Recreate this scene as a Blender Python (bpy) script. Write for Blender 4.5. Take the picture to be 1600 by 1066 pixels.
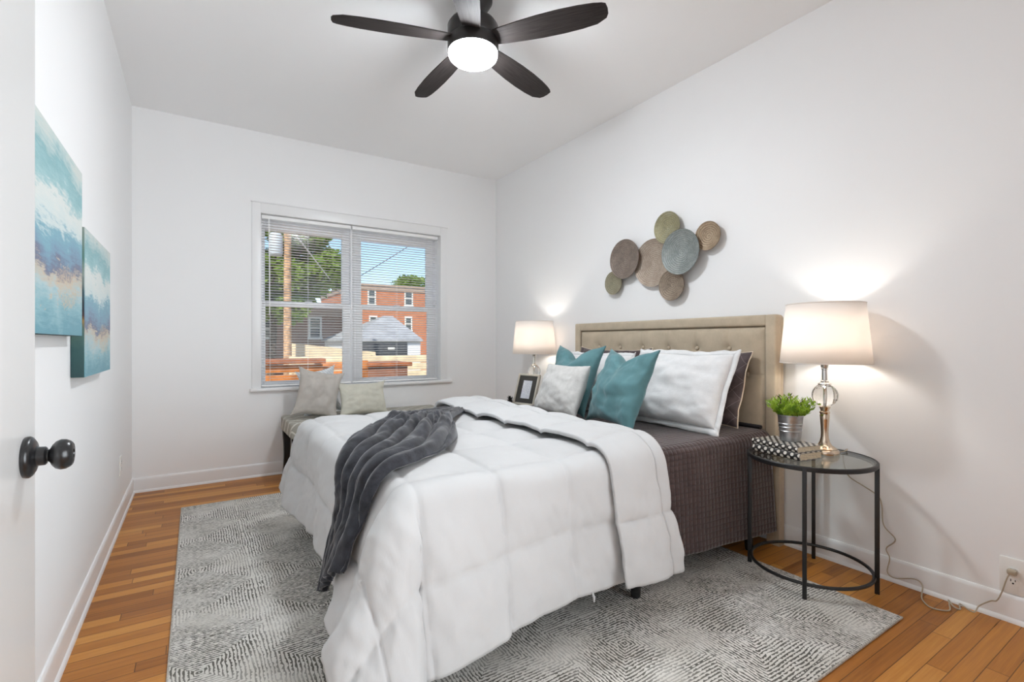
import bpy, bmesh, math, random
import numpy as np
from mathutils import Vector, Matrix, noise

random.seed(7)
for o in list(bpy.data.objects):
    bpy.data.objects.remove(o)
SC = bpy.context.scene
COL = SC.collection
PI = math.pi

# ------------------------------------------------------------------ camera
cd = bpy.data.cameras.new('camera')
cam = bpy.data.objects.new('camera', cd)
COL.objects.link(cam)
cam.location = (0, 0, 1.07)
cam.rotation_euler = (PI / 2, 0, -0.572325)
cd.sensor_width = 36.0
cd.lens = 36.0 * 767.9 / 1600
cd.shift_y = 2.1 / 1600
cd.clip_start = 0.03
cd.clip_end = 300
SC.camera = cam

# ------------------------------------------------------------------ world, sun, exposure
W = bpy.data.worlds.new('sky'); SC.world = W
W.use_nodes = True
wt = W.node_tree
bgn = wt.nodes['Background']
sky = wt.nodes.new('ShaderNodeTexSky')
sky.sky_type = 'NISHITA'
sky.sun_disc = False
sky.sun_elevation = math.radians(48)
sky.sun_rotation = math.radians(200)
sky.altitude = 200
sky.air_density = 1.0
sky.dust_density = 0.4
sky.ozone_density = 2.0
wt.links.new(sky.outputs[0], bgn.inputs[0])
bgn.inputs[1].default_value = 0.15

sd = bpy.data.lights.new('sun', 'SUN')
sd.energy = 4.6
sd.angle = 0.009
sd.color = (1.0, 0.93, 0.82)
sun = bpy.data.objects.new('sun', sd); COL.objects.link(sun)
sun.rotation_euler = Vector((0.45, 0.60, -0.66)).to_track_quat('-Z', 'Y').to_euler()

# added fill lamp behind the camera, aimed toward the left wall
hd = bpy.data.lights.new('fill_light', 'AREA')
hd.shape = 'RECTANGLE'; hd.size = 1.9; hd.size_y = 1.9
hd.energy = 27.0; hd.color = (.88, .945, 1.0)
hl = bpy.data.objects.new('fill_light', hd); COL.objects.link(hl)
hl.location = (1.55, -1.05, 1.30); hl.rotation_euler = (PI / 2 + .04, 0, .74); hd.spread = 1.9

VS = SC.view_settings
VS.view_transform = 'Standard'
VS.look = 'None'
VS.gamma = 1.0
VS.use_curve_mapping = False
VS.exposure = 0.45
FAN_GLOW = 126.0
LAMP_WATT = 2.6
SC.cycles.max_bounces = 10
SC.cycles.diffuse_bounces = 9
SC.cycles.transparent_max_bounces = 16
SC.cycles.transmission_bounces = 8
SC.cycles.use_denoising = True
SC.cycles.caustics_reflective = False
SC.cycles.caustics_refractive = False
SC.cycles.sample_clamp_indirect = 6.0


# ------------------------------------------------------------------ materials
class NT:
    """tiny node tree writer"""
    def __init__(self, name):
        self.m = bpy.data.materials.new(name)
        self.m.use_nodes = True
        self.t = self.m.node_tree
        self.b = self.t.nodes['Principled BSDF']
        self.out = self.t.nodes['Material Output']

    def n(self, typ, **kw):
        nd = self.t.nodes.new('ShaderNode' + typ)
        for k, v in kw.items():
            setattr(nd, k, v)
        return nd

    def l(self, a, b):
        self.t.links.new(a, b)

    def val(self, sock, v):
        if hasattr(v, 'is_linked') or isinstance(v, bpy.types.NodeSocket):
            self.l(v, sock)
        else:
            sock.default_value = v

    def math(self, op, a, b=None, c=None):
        nd = self.n('Math', operation=op)
        self.val(nd.inputs[0], a)
        if b is not None: self.val(nd.inputs[1], b)
        if c is not None: self.val(nd.inputs[2], c)
        return nd.outputs[0]

    def mix(self, f, a, b, blend='MIX'):
        nd = self.n('MixRGB', blend_type=blend)
        self.val(nd.inputs[0], f)
        self.val(nd.inputs[1], a); self.val(nd.inputs[2], b)
        return nd.outputs[0]

    def noise(self, vec, scale, detail=3, rough=.5, dist=0.):
        nd = self.n('TexNoise')
        if vec is not None: self.l(vec, nd.inputs['Vector'])
        nd.inputs['Scale'].default_value = scale
        nd.inputs['Detail'].default_value = detail
        nd.inputs['Roughness'].default_value = rough
        nd.inputs['Distortion'].default_value = dist
        return nd.outputs['Fac']

    def ramp(self, f, stops, interp='LINEAR'):
        nd = self.n('ValToRGB')
        r = nd.color_ramp
        r.interpolation = interp
        while len(r.elements) < len(stops): r.elements.new(0.5)
        for e, (p, c) in zip(r.elements, stops):
            e.position = p; e.color = c if len(c) == 4 else (*c, 1)
        self.l(f, nd.inputs[0])
        return nd.outputs[0]

    def coord(self, which='Object', scale=(1, 1, 1), rot=(0, 0, 0), loc=(0, 0, 0)):
        tc = self.n('TexCoord')
        mp = self.n('Mapping')
        mp.inputs['Scale'].default_value = scale
        mp.inputs['Rotation'].default_value = rot
        mp.inputs['Location'].default_value = loc
        self.l(tc.outputs[which], mp.inputs[0])
        return mp.outputs[0]

    def xyz(self, v):
        s = self.n('SeparateXYZ'); self.l(v, s.inputs[0])
        return s.outputs

    def comb(self, x, y, z=0.):
        s = self.n('CombineXYZ')
        for i, q in enumerate((x, y, z)): self.val(s.inputs[i], q)
        return s.outputs[0]

    def bump(self, h, strength=.3, dist=.002):
        nd = self.n('Bump')
        nd.inputs['Strength'].default_value = strength
        nd.inputs['Distance'].default_value = dist
        self.l(h, nd.inputs['Height'])
        self.l(nd.outputs[0], self.b.inputs['Normal'])

    def col(self, c):
        self.val(self.b.inputs['Base Color'], (*c, 1) if isinstance(c, tuple) and len(c) == 3 else c)

    def set(self, rough=None, metal=None, spec=None, trans=None, ior=None, sheen=None, coat=None):
        i = self.b.inputs
        if rough is not None: self.val(i['Roughness'], rough)
        if metal is not None: i['Metallic'].default_value = metal
        if spec is not None: i['Specular IOR Level'].default_value = spec
        if trans is not None: i['Transmission Weight'].default_value = trans
        if ior is not None: i['IOR'].default_value = ior
        if sheen is not None:
            i['Sheen Weight'].default_value = sheen
            i['Sheen Roughness'].default_value = .4
        if coat is not None: i['Coat Weight'].default_value = coat
        return self


MATS = {}


def simple(name, c, rough=.6, metal=0., spec=.4, nscale=None, namt=.06, bscale=None, bstr=.2, bdist=.001, sheen=None):
    t = NT(name)
    if nscale:
        v = t.coord()
        f = t.noise(v, nscale, 4)
        lo = tuple(max(0, x * (1 - namt * 2)) for x in c); hi = tuple(min(1, x * (1 + namt)) for x in c)
        t.col(t.ramp(f, [(.3, lo), (.7, hi)]))
    else:
        t.col(c)
    if bscale:
        t.bump(t.noise(t.coord(), bscale, 3), bstr, bdist)
    t.set(rough=rough, metal=metal, spec=spec, sheen=sheen)
    MATS[name] = t.m
    return t.m


# painted plaster
m_wall = simple('wall_paint', (.85, .85, .85), .55, spec=.3, bscale=60, bstr=.06, bdist=.002)
m_ceil = simple('ceiling_paint', (.90, .90, .90), .7, spec=.2, bscale=40, bstr=.05, bdist=.002)
m_trim = simple('trim_paint', (.82, .82, .82), .3, spec=.5)
m_doorpaint = simple('door_paint', (.80, .80, .79), .22, spec=.5)
m_vinyl = simple('window_vinyl', (.90, .90, .91), .35, spec=.4)
m_slat = simple('blind_slat', (.92, .92, .91), .4, spec=.4)
m_plate = simple('outlet_plastic', (.80, .79, .76), .35, spec=.5)
m_dark = simple('dark_slot', (.015, .015, .015), .6)
m_black = simple('black_metal', (.012, .012, .013), .42, spec=.5, nscale=300, namt=.2)
m_knob = simple('oil_rubbed_metal', (.010, .010, .011), .28, spec=.6, nscale=400, namt=.3)
m_bootblack = simple('black_lacquer', (.010, .009, .009), .3, spec=.5)
m_silver = simple('brushed_silver', (.62, .60, .56), .28, metal=1.)
m_zinc = NT('galvanised_zinc')
v = m_zinc.coord()
m_zinc.col(m_zinc.ramp(m_zinc.noise(v, 35, 3), [(.3, (.36, .37, .38)), (.7, (.58, .59, .60))]))
m_zinc.set(rough=.34, metal=.95); m_zinc = m_zinc.m
m_champ = simple('champagne_metal', (.72, .60, .47), .16, metal=1.)
m_chrome = simple('chrome_metal', (.68, .66, .63), .12, metal=1.)
m_paper = simple('book_pages', (.78, .68, .50), .8, nscale=200, namt=.15)
m_white = simple('white_paper', (.78, .79, .80), .6)
m_soil = simple('potting_soil', (.03, .022, .015), .9)


def glass(name, c=(1, 1, 1), ior=1.5, rough=0.):
    t = NT(name); t.col(c); t.set(rough=rough, trans=1., ior=ior); return t.m


m_crystal = glass('crystal_glass', (1, .985, .96), 1.5)


def pane(name, tint=(.96, .98, .97), refl=.9, rough=.01):
    """thin flat glass: sees through, mirrors at grazing angles"""
    t = NT(name)
    tr = t.n('BsdfTransparent'); tr.inputs[0].default_value = (*tint, 1)
    gl = t.n('BsdfGlossy'); gl.inputs['Roughness'].default_value = rough
    lw = t.n('LayerWeight'); lw.inputs[0].default_value = .5
    fr = t.math('MULTIPLY_ADD', t.math('POWER', lw.outputs['Facing'], 5.), .95, .04)
    mx = t.n('MixShader')
    t.l(t.math('MULTIPLY', fr, refl), mx.inputs[0])
    t.l(tr.outputs[0], mx.inputs[1]); t.l(gl.outputs[0], mx.inputs[2])
    t.l(mx.outputs[0], t.out.inputs[0])
    return t.m


m_pane = pane('window_glass', (.97, .985, .98), .25, .12)
m_tabletop = pane('table_glass', (.90, .94, .93), 1.)


def emit(name, c, s):
    t = NT(name)
    e = t.n('Emission'); e.inputs[0].default_value = (*c, 1); e.inputs[1].default_value = s
    t.l(e.outputs[0], t.out.inputs[0]); return t.m


m_led = emit('led_diffuser', (.90, .95, 1.0), FAN_GLOW)
m_bulb = emit('bulb_glow', (1, .80, .55), 25)

# lamp shade fabric
t = NT('shade_fabric')
df = t.n('BsdfDiffuse'); df.inputs[0].default_value = (.86, .84, .82, 1)
tl = t.n('BsdfTranslucent'); tl.inputs[0].default_value = (.90, .84, .79, 1)
mx = t.n('MixShader'); mx.inputs[0].default_value = .42
t.l(df.outputs[0], mx.inputs[1]); t.l(tl.outputs[0], mx.inputs[2]); t.l(mx.outputs[0], t.out.inputs[0])
m_shade = t.m

# oak strip floor (boards run along X)
t = NT('oak_strip_floor')
X, Y, Z = t.xyz(t.coord())
PITCH = .0572
row = t.math('FLOOR', t.math('DIVIDE', Y, PITCH))
wn = t.n('TexWhiteNoise', noise_dimensions='1D'); t.l(row, wn.inputs['W'])
xs = t.math('ADD', X, t.math('MULTIPLY', wn.outputs['Value'], 3.7))
brd = t.math('FLOOR', t.math('DIVIDE', xs, .92))
wn2 = t.n('TexWhiteNoise', noise_dimensions='2D'); t.l(t.comb(row, brd), wn2.inputs['Vector'])
grain = t.noise(t.comb(t.math('MULTIPLY', xs, 2.2), t.math('MULTIPLY', Y, 60.), t.math('MULTIPLY', wn2.outputs['Value'], 40.)), 1.6, 5, .6, .6)
tone = t.math('ADD', t.math('MULTIPLY', wn2.outputs['Value'], .46), t.math('MULTIPLY', grain, .54))
c = t.ramp(tone, [(.15, (.20, .062, .010)), (.40, (.38, .142, .024)), (.62, (.50, .205, .038)), (.85, (.62, .30, .070))])
fy = t.math('FRACT', t.math('DIVIDE', Y, PITCH))
gap = t.math('LESS_THAN', t.math('MINIMUM', fy, t.math('SUBTRACT', 1., fy)), .022)
fx = t.math('FRACT', t.math('DIVIDE', xs, .92))
gap2 = t.math('LESS_THAN', fx, .003)
g = t.math('MAXIMUM', gap, gap2)
t.col(t.mix(t.math('MULTIPLY', g, .75), c, (.05, .02, .008, 1)))
t.bump(t.math('SUBTRACT', t.math('MULTIPLY', grain, .15), g), .25, .001)
t.set(rough=t.math('ADD', .30, t.math('MULTIPLY', grain, .16)), spec=.28)
m_floor = t.m

# rug: broken dark strokes running in concentric squares on pale wool
t = NT('rug_wool')
X, Y, Z = t.xyz(t.coord())
wv = t.coord()
X = t.math('ADD', X, t.math('MULTIPLY', t.math('SUBTRACT', t.noise(wv, 26, 2), .5), .010))
wob = t.math('MULTIPLY', t.math('SUBTRACT', t.noise(wv, 5, 2), .5), .030)
T = .42
tx = t.math('SUBTRACT', t.math('FRACT', t.math('DIVIDE', t.math('ADD', X, .05), T)), .5)
rowt = t.math('FLOOR', t.math('DIVIDE', t.math('ADD', X, .05), T))
ty = t.math('SUBTRACT', t.math('FRACT', t.math('ADD', t.math('DIVIDE', Y, T), t.math('MULTIPLY', rowt, .5))), .5)
ax = t.math('ABSOLUTE', tx); ay = t.math('ABSOLUTE', ty)
inx = t.math('GREATER_THAN', ax, ay)
mxd = t.math('MULTIPLY', t.math('MAXIMUM', ax, ay), T)
st = t.math('FRACT', t.math('DIVIDE', t.math('ADD', mxd, wob), .0118))
along = t.math('ADD', t.math('MULTIPLY', inx, Y), t.math('MULTIPLY', t.math('SUBTRACT', 1., inx), X))
rid = t.math('FLOOR', t.math('DIVIDE', t.math('ADD', mxd, wob), .0118))
dash = t.noise(t.comb(t.math('MULTIPLY', along, 75.), t.math('MULTIPLY', rid, 7.3), inx), 1., 2)
patch = t.noise(wv, 3.2, 3, .6)
wid = t.math('ADD', -.62, t.math('ADD', t.math('MULTIPLY', dash, 1.85), t.math('MULTIPLY', patch, .36)))
ink = t.math('LESS_THAN', st, t.math('SUBTRACT', wid, .06))
fine = t.noise(wv, 220, 2)
base = t.ramp(t.noise(wv, 5.0, 4, .6), [(.25, (.60, .575, .52)), (.55, (.72, .70, .655)), (.8, (.80, .785, .75))])
base = t.mix(t.math('MULTIPLY', fine, .30), base, (.40, .37, .33, 1))
inkc = t.ramp(patch, [(.3, (.055, .050, .042)), (.75, (.15, .14, .12))])
fade = t.ramp(t.noise(t.coord(loc=(3, 1, 0)), 3.6, 3, .6), [(.34, (.30, .30, .30)), (.52, (1, 1, 1))])
t.col(t.mix(t.math('MULTIPLY', t.math('MULTIPLY', ink, .96), fade), base, inkc))
t.bump(t.math('SUBTRACT', t.math('MULTIPLY', fine, .5), ink), .5, .003)
t.set(rough=.95, spec=.1, sheen=.2)
m_rug = t.m
m_rugedge = simple('rug_binding', (.50, .47, .42), .9, nscale=150, namt=.2)

# fabrics -----------------------------------------------------------
def cloth(name, c, var=.10, nscale=18, weave=500, bstr=.25, rough=.85, sheen=.25, spec=.2):
    t = NT(name)
    v = t.coord()
    f = t.noise(v, nscale, 4, .6)
    w = t.noise(v, weave, 2)
    lo = tuple(x * (1 - var) for x in c); hi = tuple(min(1, x * (1 + var)) for x in c)
    cc = t.ramp(f, [(.3, lo), (.7, hi)])
    t.col(t.mix(t.math('MULTIPLY', w, .25), cc, tuple(x * .7 for x in c) + (1,)))
    t.bump(w, bstr, .001)
    t.set(rough=rough, sheen=sheen, spec=spec)
    return t.m


m_comf = cloth('comforter_cotton', (.61, .61, .61), .02, 6, 700, .06, .8, .1)
m_linenwhite = cloth('white_matelasse', (.80, .80, .80), .04, 30, 160, .55, .9, .15)
m_tan = cloth('headboard_linen', (.52, .435, .325), .10, 14, 420, .35, .9, .2)
m_button = cloth('button_linen', (.54, .45, .335), .06, 30, 600, .3, .9, .2)
m_stitch = simple('stitch_thread', (.20, .15, .10), .9)
m_teal = cloth('teal_velvet', (.115, .245, .265), .16, 9, 300, .15, .75, .3)
m_ivory = cloth('ivory_boucle', (.60, .59, .57), .08, 40, 130, .8, .95, .2)
m_beige = cloth('beige_linen', (.50, .465, .425), .06, 20, 380, .4, .9, .15)
m_cream = cloth('cream_canvas', (.60, .585, .50), .05, 25, 420, .35, .9, .15)
m_piping = simple('cream_piping', (.66, .56, .44), .8)
m_throw = cloth('charcoal_plush', (.030, .031, .038), .65, 22, 140, .55, .7, .42)
m_binding = simple('charcoal_binding', (.022, .019, .022), .8)

# pale blue striped lace
t = NT('striped_lace')
X, Y, Z = t.xyz(t.coord())
s = t.math('SINE', t.math('MULTIPLY', t.math('ADD', X, Z), 260.))
t.col(t.ramp(t.math('MULTIPLY_ADD', s, .5, .5), [(.3, (.56, .61, .65)), (.6, (.72, .74, .75))]))
t.set(rough=.9); m_lace = t.m

# plum quilt: little squares in cloth UV
t = NT('plum_quilt')
tc = t.n('TexCoord')
U, V, _ = t.xyz(tc.outputs['UV'])
QP = .027
su = t.math('ABSOLUTE', t.math('SINE', t.math('MULTIPLY', U, PI / QP)))
sv = t.math('ABSOLUTE', t.math('SINE', t.math('MULTIPLY', V, PI / QP)))
h = t.math('POWER', t.math('MULTIPLY', su, sv), .4)
f = t.noise(t.coord(), 25, 4, .6)
cc = t.ramp(f, [(.3, (.060, .038, .037)), (.7, (.085, .056, .054))])
groove = t.math('LESS_THAN', t.math('MINIMUM', su, sv), .16)
t.col(t.mix(t.math('MULTIPLY', groove, .5), cc, (.025, .014, .014, 1)))
t.bump(h, .7, .006)
t.set(rough=.75, sheen=.35, spec=.2)
m_quilt = t.m

# plum sham with thin pale diamond line work
t = NT('plum_sham')
U, V, Z = t.xyz(t.coord())
a = t.math('ABSOLUTE', t.math('SINE', t.math('MULTIPLY', t.math('ADD', V, Z), 34.)))
b = t.math('ABSOLUTE', t.math('SINE', t.math('MULTIPLY', t.math('SUBTRACT', V, Z), 34.)))
ln = t.math('LESS_THAN', t.math('MINIMUM', a, b), .05)
f = t.noise(t.coord(), 25, 4, .6)
cc = t.ramp(f, [(.3, (.055, .038, .042)), (.7, (.085, .060, .063))])
t.col(t.mix(t.math('MULTIPLY', ln, .5), cc, (.30, .26, .26, 1)))
t.bump(t.math('MINIMUM', a, b), .4, .004)
t.set(rough=.75, sheen=.4)
m_sham = t.m

# grey bench fabric with a pale lattice
t = NT('lattice_fabric')
X, Y, Z = t.xyz(t.coord())
side = t.math('ADD', Z, Y)
wv = t.math('MULTIPLY', t.math('SINE', t.math('MULTIPLY', X, 2 * PI / .16)), .0)
p1 = t.math('ABSOLUTE', t.math('SUBTRACT', t.math('FRACT', t.math('DIVIDE', t.math('ADD', X, side), .13)), .5))
p2 = t.math('ABSOLUTE', t.math('SUBTRACT', t.math('FRACT', t.math('DIVIDE', t.math('SUBTRACT', X, side), .13)), .5))
ln = t.math('LESS_THAN', t.math('MINIMUM', p1, p2), .055)
w = t.noise(t.coord(), 400, 2)
base = t.mix(t.math('MULTIPLY', w, .5), (.36, .345, .295, 1), (.26, .25, .215, 1))
t.col(t.mix(ln, base, (.60, .58, .52, 1)))
t.bump(w, .3, .001)
t.set(rough=.9); m_lattice = t.m

# dark fan blade veneer
t = NT('blade_veneer')
v = t.coord(scale=(3, 60, 1))
f = t.noise(v, 2.5, 5, .65)
t.col(t.ramp(f, [(.3, (.020, .016, .015)), (.7, (.050, .042, .040))]))
t.set(rough=.6, spec=.15); m_blade = t.m
m_fanbody = simple('fan_bronze', (.018, .015, .014), .38, spec=.5, metal=.3)


# coiled disc finish
def disc_mat(name, c1, c2, c3, scale=1.):
    t = NT(name)
    v = t.coord()
    X, Y, Z = t.xyz(v)
    r = t.math('SQRT', t.math('ADD', t.math('MULTIPLY', X, X), t.math('MULTIPLY', Y, Y)))
    ang = t.math('ARCTAN2', Y, X)
    rr = t.math('ADD', r, t.math('MULTIPLY', ang, .0019))
    wob = t.math('MULTIPLY', t.noise(v, 24, 3), .016)
    g = t.math('MULTIPLY_ADD', t.math('SINE', t.math('MULTIPLY', t.math('ADD', rr, wob), 2 * PI / .0125 / scale)), .5, .5)
    n1 = t.noise(v, 16, 4, .65)
    n2 = t.noise(v, 90, 3, .6)
    cc = t.ramp(n1, [(.3, c1), (.5, c2), (.72, c3)])
    cc = t.mix(t.math('MULTIPLY', t.math('POWER', g, 2.), .5), cc, tuple(x * .40 for x in c1) + (1,))
    cc = t.mix(t.math('MULTIPLY', t.math('POWER', n2, 2.), .9), cc, tuple(min(1, x * 1.25) for x in c3) + (1,))
    t.col(cc)
    t.bump(g, .5, .002)
    t.set(rough=.5, metal=.35, spec=.4)
    return t.m


# abstract sea painting
def paint_mat(name, seed):
    t = NT(name)
    v = t.coord('Generated', loc=(seed, seed * .7, 0))
    G = t.xyz(t.coord('Generated'))
    big = t.noise(v, 3.0, 4, .6, .8)
    strk = t.noise(t.coord('Generated', scale=(1, 2.2, 14), loc=(seed, 0, 0)), 4, 5, .65, .4)
    z = t.math('ADD', G[2], t.math('MULTIPLY', t.math('SUBTRACT', big, .5), .34))
    z = t.math('ADD', z, t.math('MULTIPLY', t.math('SUBTRACT', strk, .5), .24))
    c = t.ramp(z, [(.02, (.12, .31, .38)), (.13, (.24, .44, .49)), (.22, (.40, .53, .55)), (.30, (.52, .46, .37)),
                   (.345, (.13, .15, .23)), (.42, (.17, .29, .40)), (.52, (.18, .38, .46)), (.58, (.58, .66, .65)),
                   (.70, (.66, .69, .66)), (.76, (.30, .50, .52)), (.86, (.20, .40, .43)), (.95, (.46, .57, .56)), (1., (.55, .60, .57))])
    fl = t.noise(t.coord('Generated', scale=(1, 1, 1.5), loc=(seed + 3, 0, 0)), 12, 6, .75, .5)
    band = t.math('MULTIPLY', t.math('GREATER_THAN', fl, .60), t.math('LESS_THAN', t.math('ABSOLUTE', t.math('SUBTRACT', G[2], .24)), .13))
    ey = t.math('DIVIDE', t.math('SUBTRACT', G[1], .70), .24); ez_ = t.math('DIVIDE', t.math('SUBTRACT', G[2], .26), .13)
    blob = t.math('LESS_THAN', t.math('ADD', t.math('ADD', t.math('MULTIPLY', ey, ey), t.math('MULTIPLY', ez_, ez_)), t.math('MULTIPLY', fl, 2.6)), 2.0)
    blob = t.math('MULTIPLY', blob, t.math('GREATER_THAN', t.noise(t.coord('Generated', scale=(1, 3, 2)), 26, 5, .75), .50))
    band = t.math('MAXIMUM', band, blob)
    t.col(t.mix(t.math('MULTIPLY', band, .75), c, (.58, .44, .29, 1)))
    t.bump(strk, .3, .002)
    t.set(rough=.5); return t.m


t = NT('canvas_edge')
G = t.xyz(t.coord('Generated'))
f = t.math('ADD', G[2], t.math('MULTIPLY', t.math('SUBTRACT', t.noise(t.coord(), 14, 4), .5), .2))
t.col(t.ramp(f, [(.0, (.02, .06, .065)), (.18, (.03, .09, .09)), (.30, (.07, .14, .12)), (.36, (.30, .19, .06)), (.40, (.05, .02, .02)), (.46, (.02, .02, .03)), (.58, (.03, .07, .09)), (.68, (.25, .30, .27)), (.80, (.08, .19, .16)), (1., (.22, .25, .22))]))
t.set(rough=.7); m_canvasedge = t.m

# polka dot book cloth
t = NT('polka_dot_cover')
tc = t.n('TexCoord')
U, V, _ = t.xyz(tc.outputs['UV'])
DP = .033
ru = t.math('DIVIDE', U, DP); rv = t.math('DIVIDE', V, DP / 2)
par = t.math('MODULO', t.math('FLOOR', rv), 2.)
fu = t.math('SUBTRACT', t.math('FRACT', t.math('ADD', ru, t.math('MULTIPLY', par, .5))), .5)
fv = t.math('MULTIPLY', t.math('SUBTRACT', t.math('FRACT', rv), .5), .5)
d = t.math('SQRT', t.math('ADD', t.math('MULTIPLY', fu, fu), t.math('MULTIPLY', fv, fv)))
t.col(t.mix(t.math('LESS_THAN', d, .235), (.022, .018, .016, 1), (.74, .70, .63, 1)))
t.set(rough=.45); m_dots = t.m


def leaf_mat(name, c1, c2, c3=None, trans=.35):
    t = NT(name)
    oi = t.n('TexCoord')
    f = t.noise(oi.outputs['Object'], 30, 2)
    stops = [(.3, c1), (.65, c2)]
    if c3: stops.append((.8, c3))
    cc = t.ramp(f, stops)
    t.col(cc); t.set(rough=.5)
    tl = t.n('BsdfTranslucent'); t.l(cc, tl.inputs[0])
    mx = t.n('MixShader'); mx.inputs[0].default_value = trans
    t.l(t.b.outputs[0], mx.inputs[1]); t.l(tl.outputs[0], mx.inputs[2]); t.l(mx.outputs[0], t.out.inputs[0])
    return t.m


m_leaf = leaf_mat('grass_leaf', (.14, .27, .02), (.38, .55, .05), (.48, .60, .09))
m_leafdark = leaf_mat('bronze_leaf', (.03, .012, .02), (.07, .03, .03), None, .2)
m_succ = leaf_mat('black_succulent', (.012, .014, .014), (.03, .034, .03), None, .1)
m_tree = leaf_mat('tree_leaf', (.13, .22, .03), (.26, .38, .06), (.38, .46, .10), .45)
m_bark = simple('tree_bark', (.10, .075, .055), .9, nscale=12, namt=.4)

# exterior masonry
def brick_mat(name, c1, c2, mort, scale=1.):
    t = NT(name)
    X, Y, Z = t.xyz(t.coord())
    b = t.n('TexBrick')
    t.l(t.comb(t.math('ADD', X, Y), Z), b.inputs['Vector'])
    b.inputs['Color1'].default_value = (*c1, 1); b.inputs['Color2'].default_value = (*c2, 1)
    b.inputs['Mortar'].default_value = (*mort, 1)
    b.inputs['Scale'].default_value = scale
    b.inputs['Brick Width'].default_value = .22; b.inputs['Row Height'].default_value = .075
    b.inputs['Mortar Size'].default_value = .010
    n = t.noise(t.coord(), .8, 4)
    t.col(t.mix(t.math('MULTIPLY', n, .4), b.outputs[0], tuple(x * .6 for x in c1) + (1,)))
    t.set(rough=.9); return t.m


m_brick = brick_mat('red_brick', (.52, .17, .075), (.44, .13, .06), (.38, .24, .16))
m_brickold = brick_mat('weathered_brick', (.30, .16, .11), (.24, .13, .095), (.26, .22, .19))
m_roofshingle = simple('grey_shingle', (.34, .35, .38), .85, nscale=3, namt=.12)
m_garagewall = simple('white_siding', (.62, .63, .66), .6)
m_garagedoor = simple('charcoal_garage_door', (.055, .058, .066), .5)
m_concrete = simple('alley_concrete', (.46, .42, .36), .9, nscale=3, namt=.15)
m_orangewood = simple('orange_stained_wood', (.58, .20, .05), .55, nscale=6, namt=.2)
m_orangedark = simple('rust_stained_wood', (.36, .11, .035), .55, nscale=6, namt=.2)
m_creamwood = simple('cream_board', (.68, .54, .36), .7, nscale=5, namt=.12)
m_brownbox = simple('brown_painted_wood', (.22, .095, .055), .7, nscale=5, namt=.15)
m_pole = simple('pole_wood', (.50, .30, .17), .85, nscale=10, namt=.3)
m_transformer = simple('grey_enamel', (.46, .50, .55), .4)
m_cable = simple('cable_white', (.72, .72, .68), .6)
m_cableblack = simple('cable_black', (.03, .03, .035), .6)
m_cornice = simple('stone_cornice', (.36, .27, .22), .8)
m_darkglass = simple('dark_window_glass', (.06, .07, .08), .12, spec=.6)
m_frameext = simple('white_exterior_paint', (.66, .65, .62), .6)
m_clearcord = simple('clear_lamp_cord', (.42, .36, .27), .3, spec=.5)


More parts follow.
